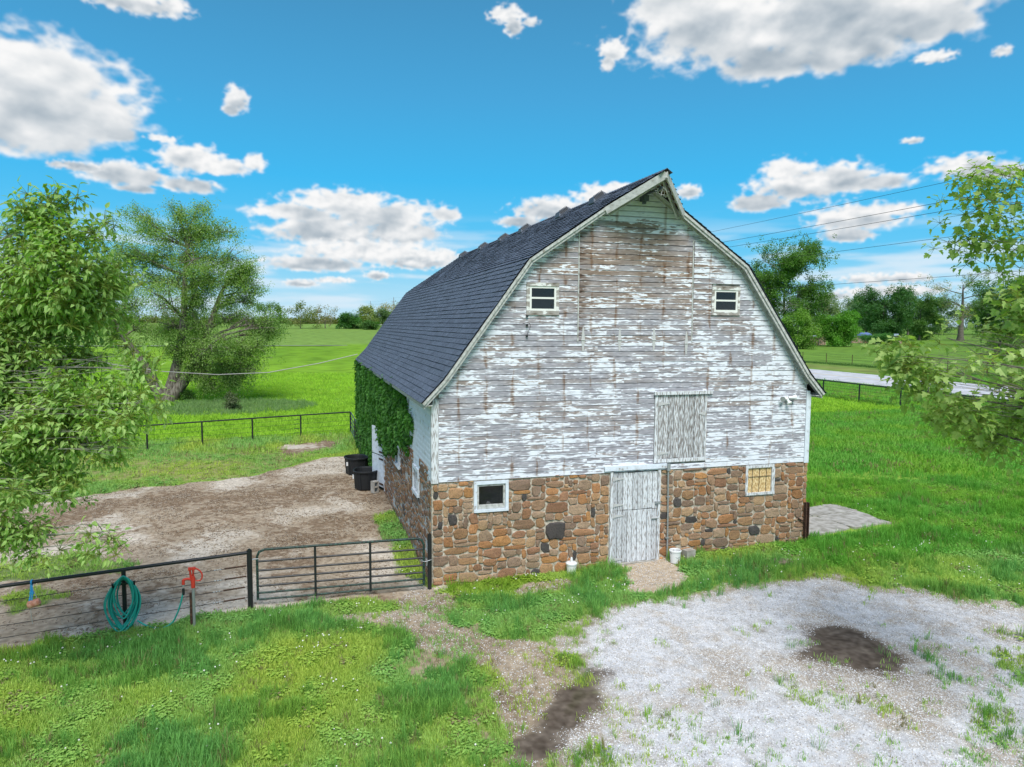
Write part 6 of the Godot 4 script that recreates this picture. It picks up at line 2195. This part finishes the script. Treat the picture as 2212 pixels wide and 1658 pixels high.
func build_grass() -> void:
	var long_t := tuft(301, 15, 0.20, 0.10, 0.0042)
	var short_t := tuft(302, 18, 0.075, 0.09, 0.0045)
	var clov := clover(303)
	var far_t := tuft(304, 14, 0.15, 0.26, 0.012)
	var sets := [[], [], [], []]
	var cols := [PackedColorArray(), PackedColorArray(), PackedColorArray(), PackedColorArray()]
	rng.seed = 310
	var put := func(x: float, z: float, d: float) -> void:
		var c := at_area(cover, x, z)
		if c < 0.0:
			c = 1.0
		if c < 0.5 and z > 5.4 and x > 1.0: c = maxf(c, 0.16 * sst(0.1, 0.5, nz2.get_noise_2d(x * 1.7, z * 1.7)) + 0.02)
		if c < 0.015 or rng.randf() > c * 1.15:
			return
		if x > -0.03 and x < W + 0.03 and z < 0.04 and z > -BL - 0.1:
			return
		if x > 48.3 and x < 59.7 and z > -760.0:
			return
		var slab := x > 9.6 and x < 13.0 and z < -0.1 and z > -2.8
		if slab and (nz.get_noise_2d(x * 1.6, z * 1.6) < -0.28 or z > -0.62 - 0.2 * (x - 9.6) / 3.4):
			return
		var p := on(x, z, bump(x, z) + (0.03 if slab else -0.005))
		if not in_view(p):
			return
		# patches of long and short growth
		var n1 := nz.get_noise_2d(x * 0.9 + 50.0, z * 0.9)
		var n2 := nz2.get_noise_2d(x * 2.6, z * 2.6)
		var tall := 0.42 + n1 * 1.0 + n2 * 0.55
		if z < 0.0 and x < 0.0 and z > -22.0: tall -= 0.55   # grazed paddock
		if x > W: tall += 0.06
		if z > 2.3 and x < 0.6 and n1 < 0.1: tall -= 0.12
		if z > -0.1 and z < 1.1 and x > 0.3 and x < 3.4: tall += 0.12
		if c < 0.55: tall -= 0.3
		var k := 0
		var col: Color
		var s := R(0.75, 1.25)
		if tall > 0.46 and rng.randf() < 0.72:
			col = Color(0.14, 0.34, 0.075).lerp(Color(0.24, 0.50, 0.11), R())
			s *= lerpf(0.75, 1.2, clampf((tall - 0.46) * 2.0, 0, 1))
		elif n2 > 0.22 and c > 0.4:
			k = 2
			col = Color(0.23, 0.45, 0.09).lerp(Color(0.33, 0.56, 0.13), R())
			s *= 1.1
		else:
			k = 1
			col = Color(0.28, 0.49, 0.11).lerp(Color(0.40, 0.62, 0.16), R())
			s *= 1.1
		var warm := clampf(0.45 + nz.get_noise_2d(x * 0.45 + 20.0, z * 0.45) * 1.5, 0.0, 1.0)
		col = Color(col.r * lerpf(0.85, 1.28, warm), col.g * lerpf(0.95, 1.04, warm), col.b * lerpf(1.15, 0.8, warm))
		if x > W - 1.0 and z < 2.0: col = col.lerp(Color(0.13, 0.42, 0.04), 0.6)
		if z > -0.1 and z < 0.9 and x > 0.2 and x < 2.2: col = col.lerp(Color(0.20, 0.34, 0.02), 0.7)
		if rng.randf() < 0.05: col = Color(0.26, 0.24, 0.12)
		if d > 16.0: s *= 1.25
		if d > 26.0 and k != 2:
			k = 3
			s *= 0.9 if z > -16.0 and x < 0.0 else 1.0
			if z > -18.0 and x < 0: s *= 0.6
			if z < -22.0 and x < 36.0: col = Color(0.27, 0.50, 0.05).lerp(Color(0.40, 0.68, 0.07), clampf(0.5 + n1 * 0.9 + R(-0.3, 0.3), 0, 1))
		sets[k].append(Transform3D(Basis.from_euler(Vector3(R(-0.12, 0.12), R(0, TAU), R(-0.12, 0.12))).scaled(Vector3(s, s * R(0.8, 1.2), s)), p))
		cols[k].append(col)
	for ring in [[7.5, 14.5, 0.062], [14.5, 25.0, 0.095], [25.0, 48.0, 0.19], [48.0, 80.0, 0.42]]:
		var st: float = ring[2]
		var half: float = ring[1] * 0.82
		# walk rows across the view, on the ground
		var fl := Vector3(FWD.x, 0, FWD.z).normalized()
		var rl := Vector3(-fl.z, 0, fl.x)
		var d: float = ring[0]
		while d < ring[1]:
			var w := -d * 0.82
			while w < d * 0.82:
				var q := EYE + fl * (d + R(-0.5, 0.5) * st) + rl * (w + R(-0.5, 0.5) * st)
				put.call(q.x, q.z, d)
				w += st
			d += st
	# taller growth: under the elm, along the far fence, by the wall
	for k in 2600:
		var a := R(0, TAU)
		var q := Vector2(-7.4, -35.5) + Vector2(cos(a) * 5.6, sin(a) * 4.2) * pow(R(), 0.9)
		sets[3].append(Transform3D(Basis.from_euler(Vector3(0, R(0, TAU), 0)).scaled(Vector3(1.1, R(1.6, 3.0), 1.1)), on(q.x, q.y)))
		cols[3].append(Color(0.16, 0.32, 0.09).lerp(Color(0.26, 0.40, 0.17), R()))
	for k in 2200:
		var q := Vector2(71.0 + R(-0.7, 0.7), R(-100.0, 5.0))
		sets[3].append(Transform3D(Basis.from_euler(Vector3(0, R(0, TAU), 0)).scaled(Vector3(1.8, R(1.2, 2.3), 1.8)), on(q.x, q.y)))
		cols[3].append(Color(0.09, 0.19, 0.05).lerp(Color(0.15, 0.28, 0.08), R()))
	for k in 900:
		var q := Vector2(36.5 + R(-0.8, 0.5), R(-60.0, 5.0))
		sets[3].append(Transform3D(Basis.from_euler(Vector3(0, R(0, TAU), 0)).scaled(Vector3(1.2, R(0.9, 1.7), 1.2)), on(q.x, q.y)))
		cols[3].append(Color(0.08, 0.19, 0.03).lerp(Color(0.13, 0.25, 0.04), R()))
	var names := ["long_grass", "short_grass", "clover", "field_grass"]
	var labels := ["long dark green grass in clumps on the lawn and along the walls", "short yellow green turf between the long clumps", "bright green low clover and broad leaf weeds in the yard grass", "grass of the paddock and of the fields beyond"]
	for k in 4:
		tag(scatter(names[k], [long_t, short_t, clov, far_t][k], M.grass, sets[k], cols[k], self), labels[k], "grass")
		print(names[k], " ", sets[k].size())
	# clover in flower
	rng.seed = 325
	var fl := MB.new()
	fl.lathe([[0.0, -0.010], [0.011, 0.0], [0.008, 0.009], [0.0, 0.012]], 7)
	var fw := []
	var fc := PackedColorArray()
	for k in 5000:
		var x := R(-9.0, 14.0)
		var z := R(-3.0, 9.0)
		if at_area(cover, x, z) < 0.5 or (x > -0.1 and x < W and z < 0.1) or nz2.get_noise_2d(x * 1.6 + 9.0, z * 1.6) < 0.28: continue
		fw.append(Transform3D(Basis().scaled(Vector3.ONE * R(0.8, 1.4)), on(x, z, R(0.07, 0.12))))
		fc.append(Color(0.75, 0.75, 0.70))
	tag(scatter("clover_flowers", fl.mesh(), M.pebble, fw, fc, self), "scattered white clover flowers in the lawn", "flowers")
	# crushed stone
	rng.seed = 330
	var pb := MB.new()
	var pv := [Vector3(1, 0, 0.1), Vector3(-0.9, 0.1, 0), Vector3(0.1, 0.6, 0), Vector3(0, -0.4, 0), Vector3(0.1, 0, 0.85), Vector3(-0.1, 0.1, -0.8)]
	for f in [[2, 4, 0], [2, 1, 4], [2, 5, 1], [2, 0, 5], [3, 0, 4], [3, 4, 1], [3, 1, 5], [3, 5, 0]]:
		pb.tri(pv[f[0]], pv[f[1]], pv[f[2]])
	var where := []
	var pc := PackedColorArray()
	var grey := [Color(0.60, 0.61, 0.64), Color(0.50, 0.51, 0.53), Color(0.66, 0.66, 0.67), Color(0.32, 0.315, 0.31), Color(0.48, 0.44, 0.39), Color(0.72, 0.73, 0.76)]
	for k in 420000:
		var x := R(-2.5, 12.0)
		var z := R(-0.1, 8.6)
		var s := at_area(stony, x, z)
		if s < 0.05 or rng.randf() > s: continue
		var p := on(x, z, bump(x, z) + 0.002)
		if not in_view(p, 0.03): continue
		var r := 0.006 + 0.011 * pow(R(), 2.5)
		where.append(Transform3D(Basis.from_euler(Vector3(R(-0.4, 0.4), R(0, TAU), R(-0.4, 0.4))).scaled(Vector3(r, r * R(0.6, 1.2), r * R(0.7, 1.2))), p))
		var g: Color = grey[rng.randi() % 6]
		var t := R(0.8, 1.15)
		pc.append(Color(g.r * t, g.g * t, g.b * t))
	tag(scatter("gravel_stones", pb.mesh(), M.pebble, where, pc, self), "loose crushed grey stones covering the yard", "gravel")
	print("pebbles ", where.size())
	# straw and dung crumbs on the bare paddock
	var lb := MB.new()
	lb.box(Vector3(-0.5, 0, -0.07), Vector3(0.5, 0.10, 0.07))
	where = []
	pc = PackedColorArray()
	var tones := [Color(0.30, 0.22, 0.14), Color(0.16, 0.11, 0.075), Color(0.42, 0.36, 0.27), Color(0.10, 0.07, 0.05), Color(0.50, 0.46, 0.40)]
	for k in 160000:
		var x := R(-12.0, 0.0)
		var z := R(-17.0, 1.3)
		var s := at_area(dirty, x, z)
		if s < 0.2 or rng.randf() > s: continue
		var p := on(x, z, bump(x, z) + 0.001)
		if not in_view(p, 0.02): continue
		var dens := nz2.get_noise_2d(x * 1.3, z * 1.3) + 0.35 - 0.30 * sst(-5.0, -1.0, z)
		if rng.randf() > clampf(dens, 0.12, 1.0): continue
		var l := R(0.015, 0.06)
		where.append(Transform3D(Basis.from_euler(Vector3(R(-0.2, 0.2), R(0, TAU), R(-0.2, 0.2))).scaled(Vector3(l, R(0.02, 0.08), R(0.03, 0.10))), p))
		pc.append(tones[rng.randi() % 5])
	tag(scatter("straw_litter", lb.mesh(), M.pebble, where, pc, self), "trampled straw and dung crumbs over the paddock dirt", "straw")
	print("straw ", where.size())


# ---------------------------------------------------------------- all of it
func _ready() -> void:
	var cam := Camera3D.new()
	cam.name = "camera"
	cam.transform = Transform3D(Basis(RGT, UPV, -FWD).orthonormalized(), EYE)
	cam.fov = 56.687
	cam.near = 0.1
	cam.far = 6000.0
	add_child(cam)
	var env := Environment.new()
	var sky := Sky.new()
	var pano := PanoramaSkyMaterial.new()
	pano.panorama = build_sky()
	sky.sky_material = pano
	env.background_mode = Environment.BG_SKY
	env.sky = sky
	env.background_energy_multiplier = 0.357
	env.tonemap_mode = Environment.TONE_MAPPER_LINEAR
	env.tonemap_exposure = 2.8
	env.sdfgi_enabled = true
	env.ssao_enabled = true
	env.ssil_enabled = true
	var we := WorldEnvironment.new()
	we.name = "world_environment"
	we.environment = env
	add_child(we)
	var sun := DirectionalLight3D.new()
	sun.name = "sun"
	sun.light_energy = 0.5
	sun.light_color = Color(1.0, 0.98, 0.95)
	sun.light_angular_distance = 30.0
	sun.shadow_enabled = true
	sun.look_at_from_position(Vector3.ZERO, Vector3(0.14, -0.90, -0.66), Vector3.UP)
	add_child(sun)
	nz = noise(1, 0.5, 3)
	nz2 = noise(2, 0.5, 3)
	var t0 := Time.get_ticks_msec()
	var lap := func(s: String) -> void: print(s, " ", Time.get_ticks_msec() - t0, " ms")
	lap.call("sky")
	materials()
	lap.call("materials")
	build_ground()
	lap.call("ground")
	build_barn()
	lap.call("barn")
	build_fences()
	build_yard()
	build_far()
	lap.call("things")
	build_trees()
	lap.call("trees")
	build_grass()
	lap.call("grass")
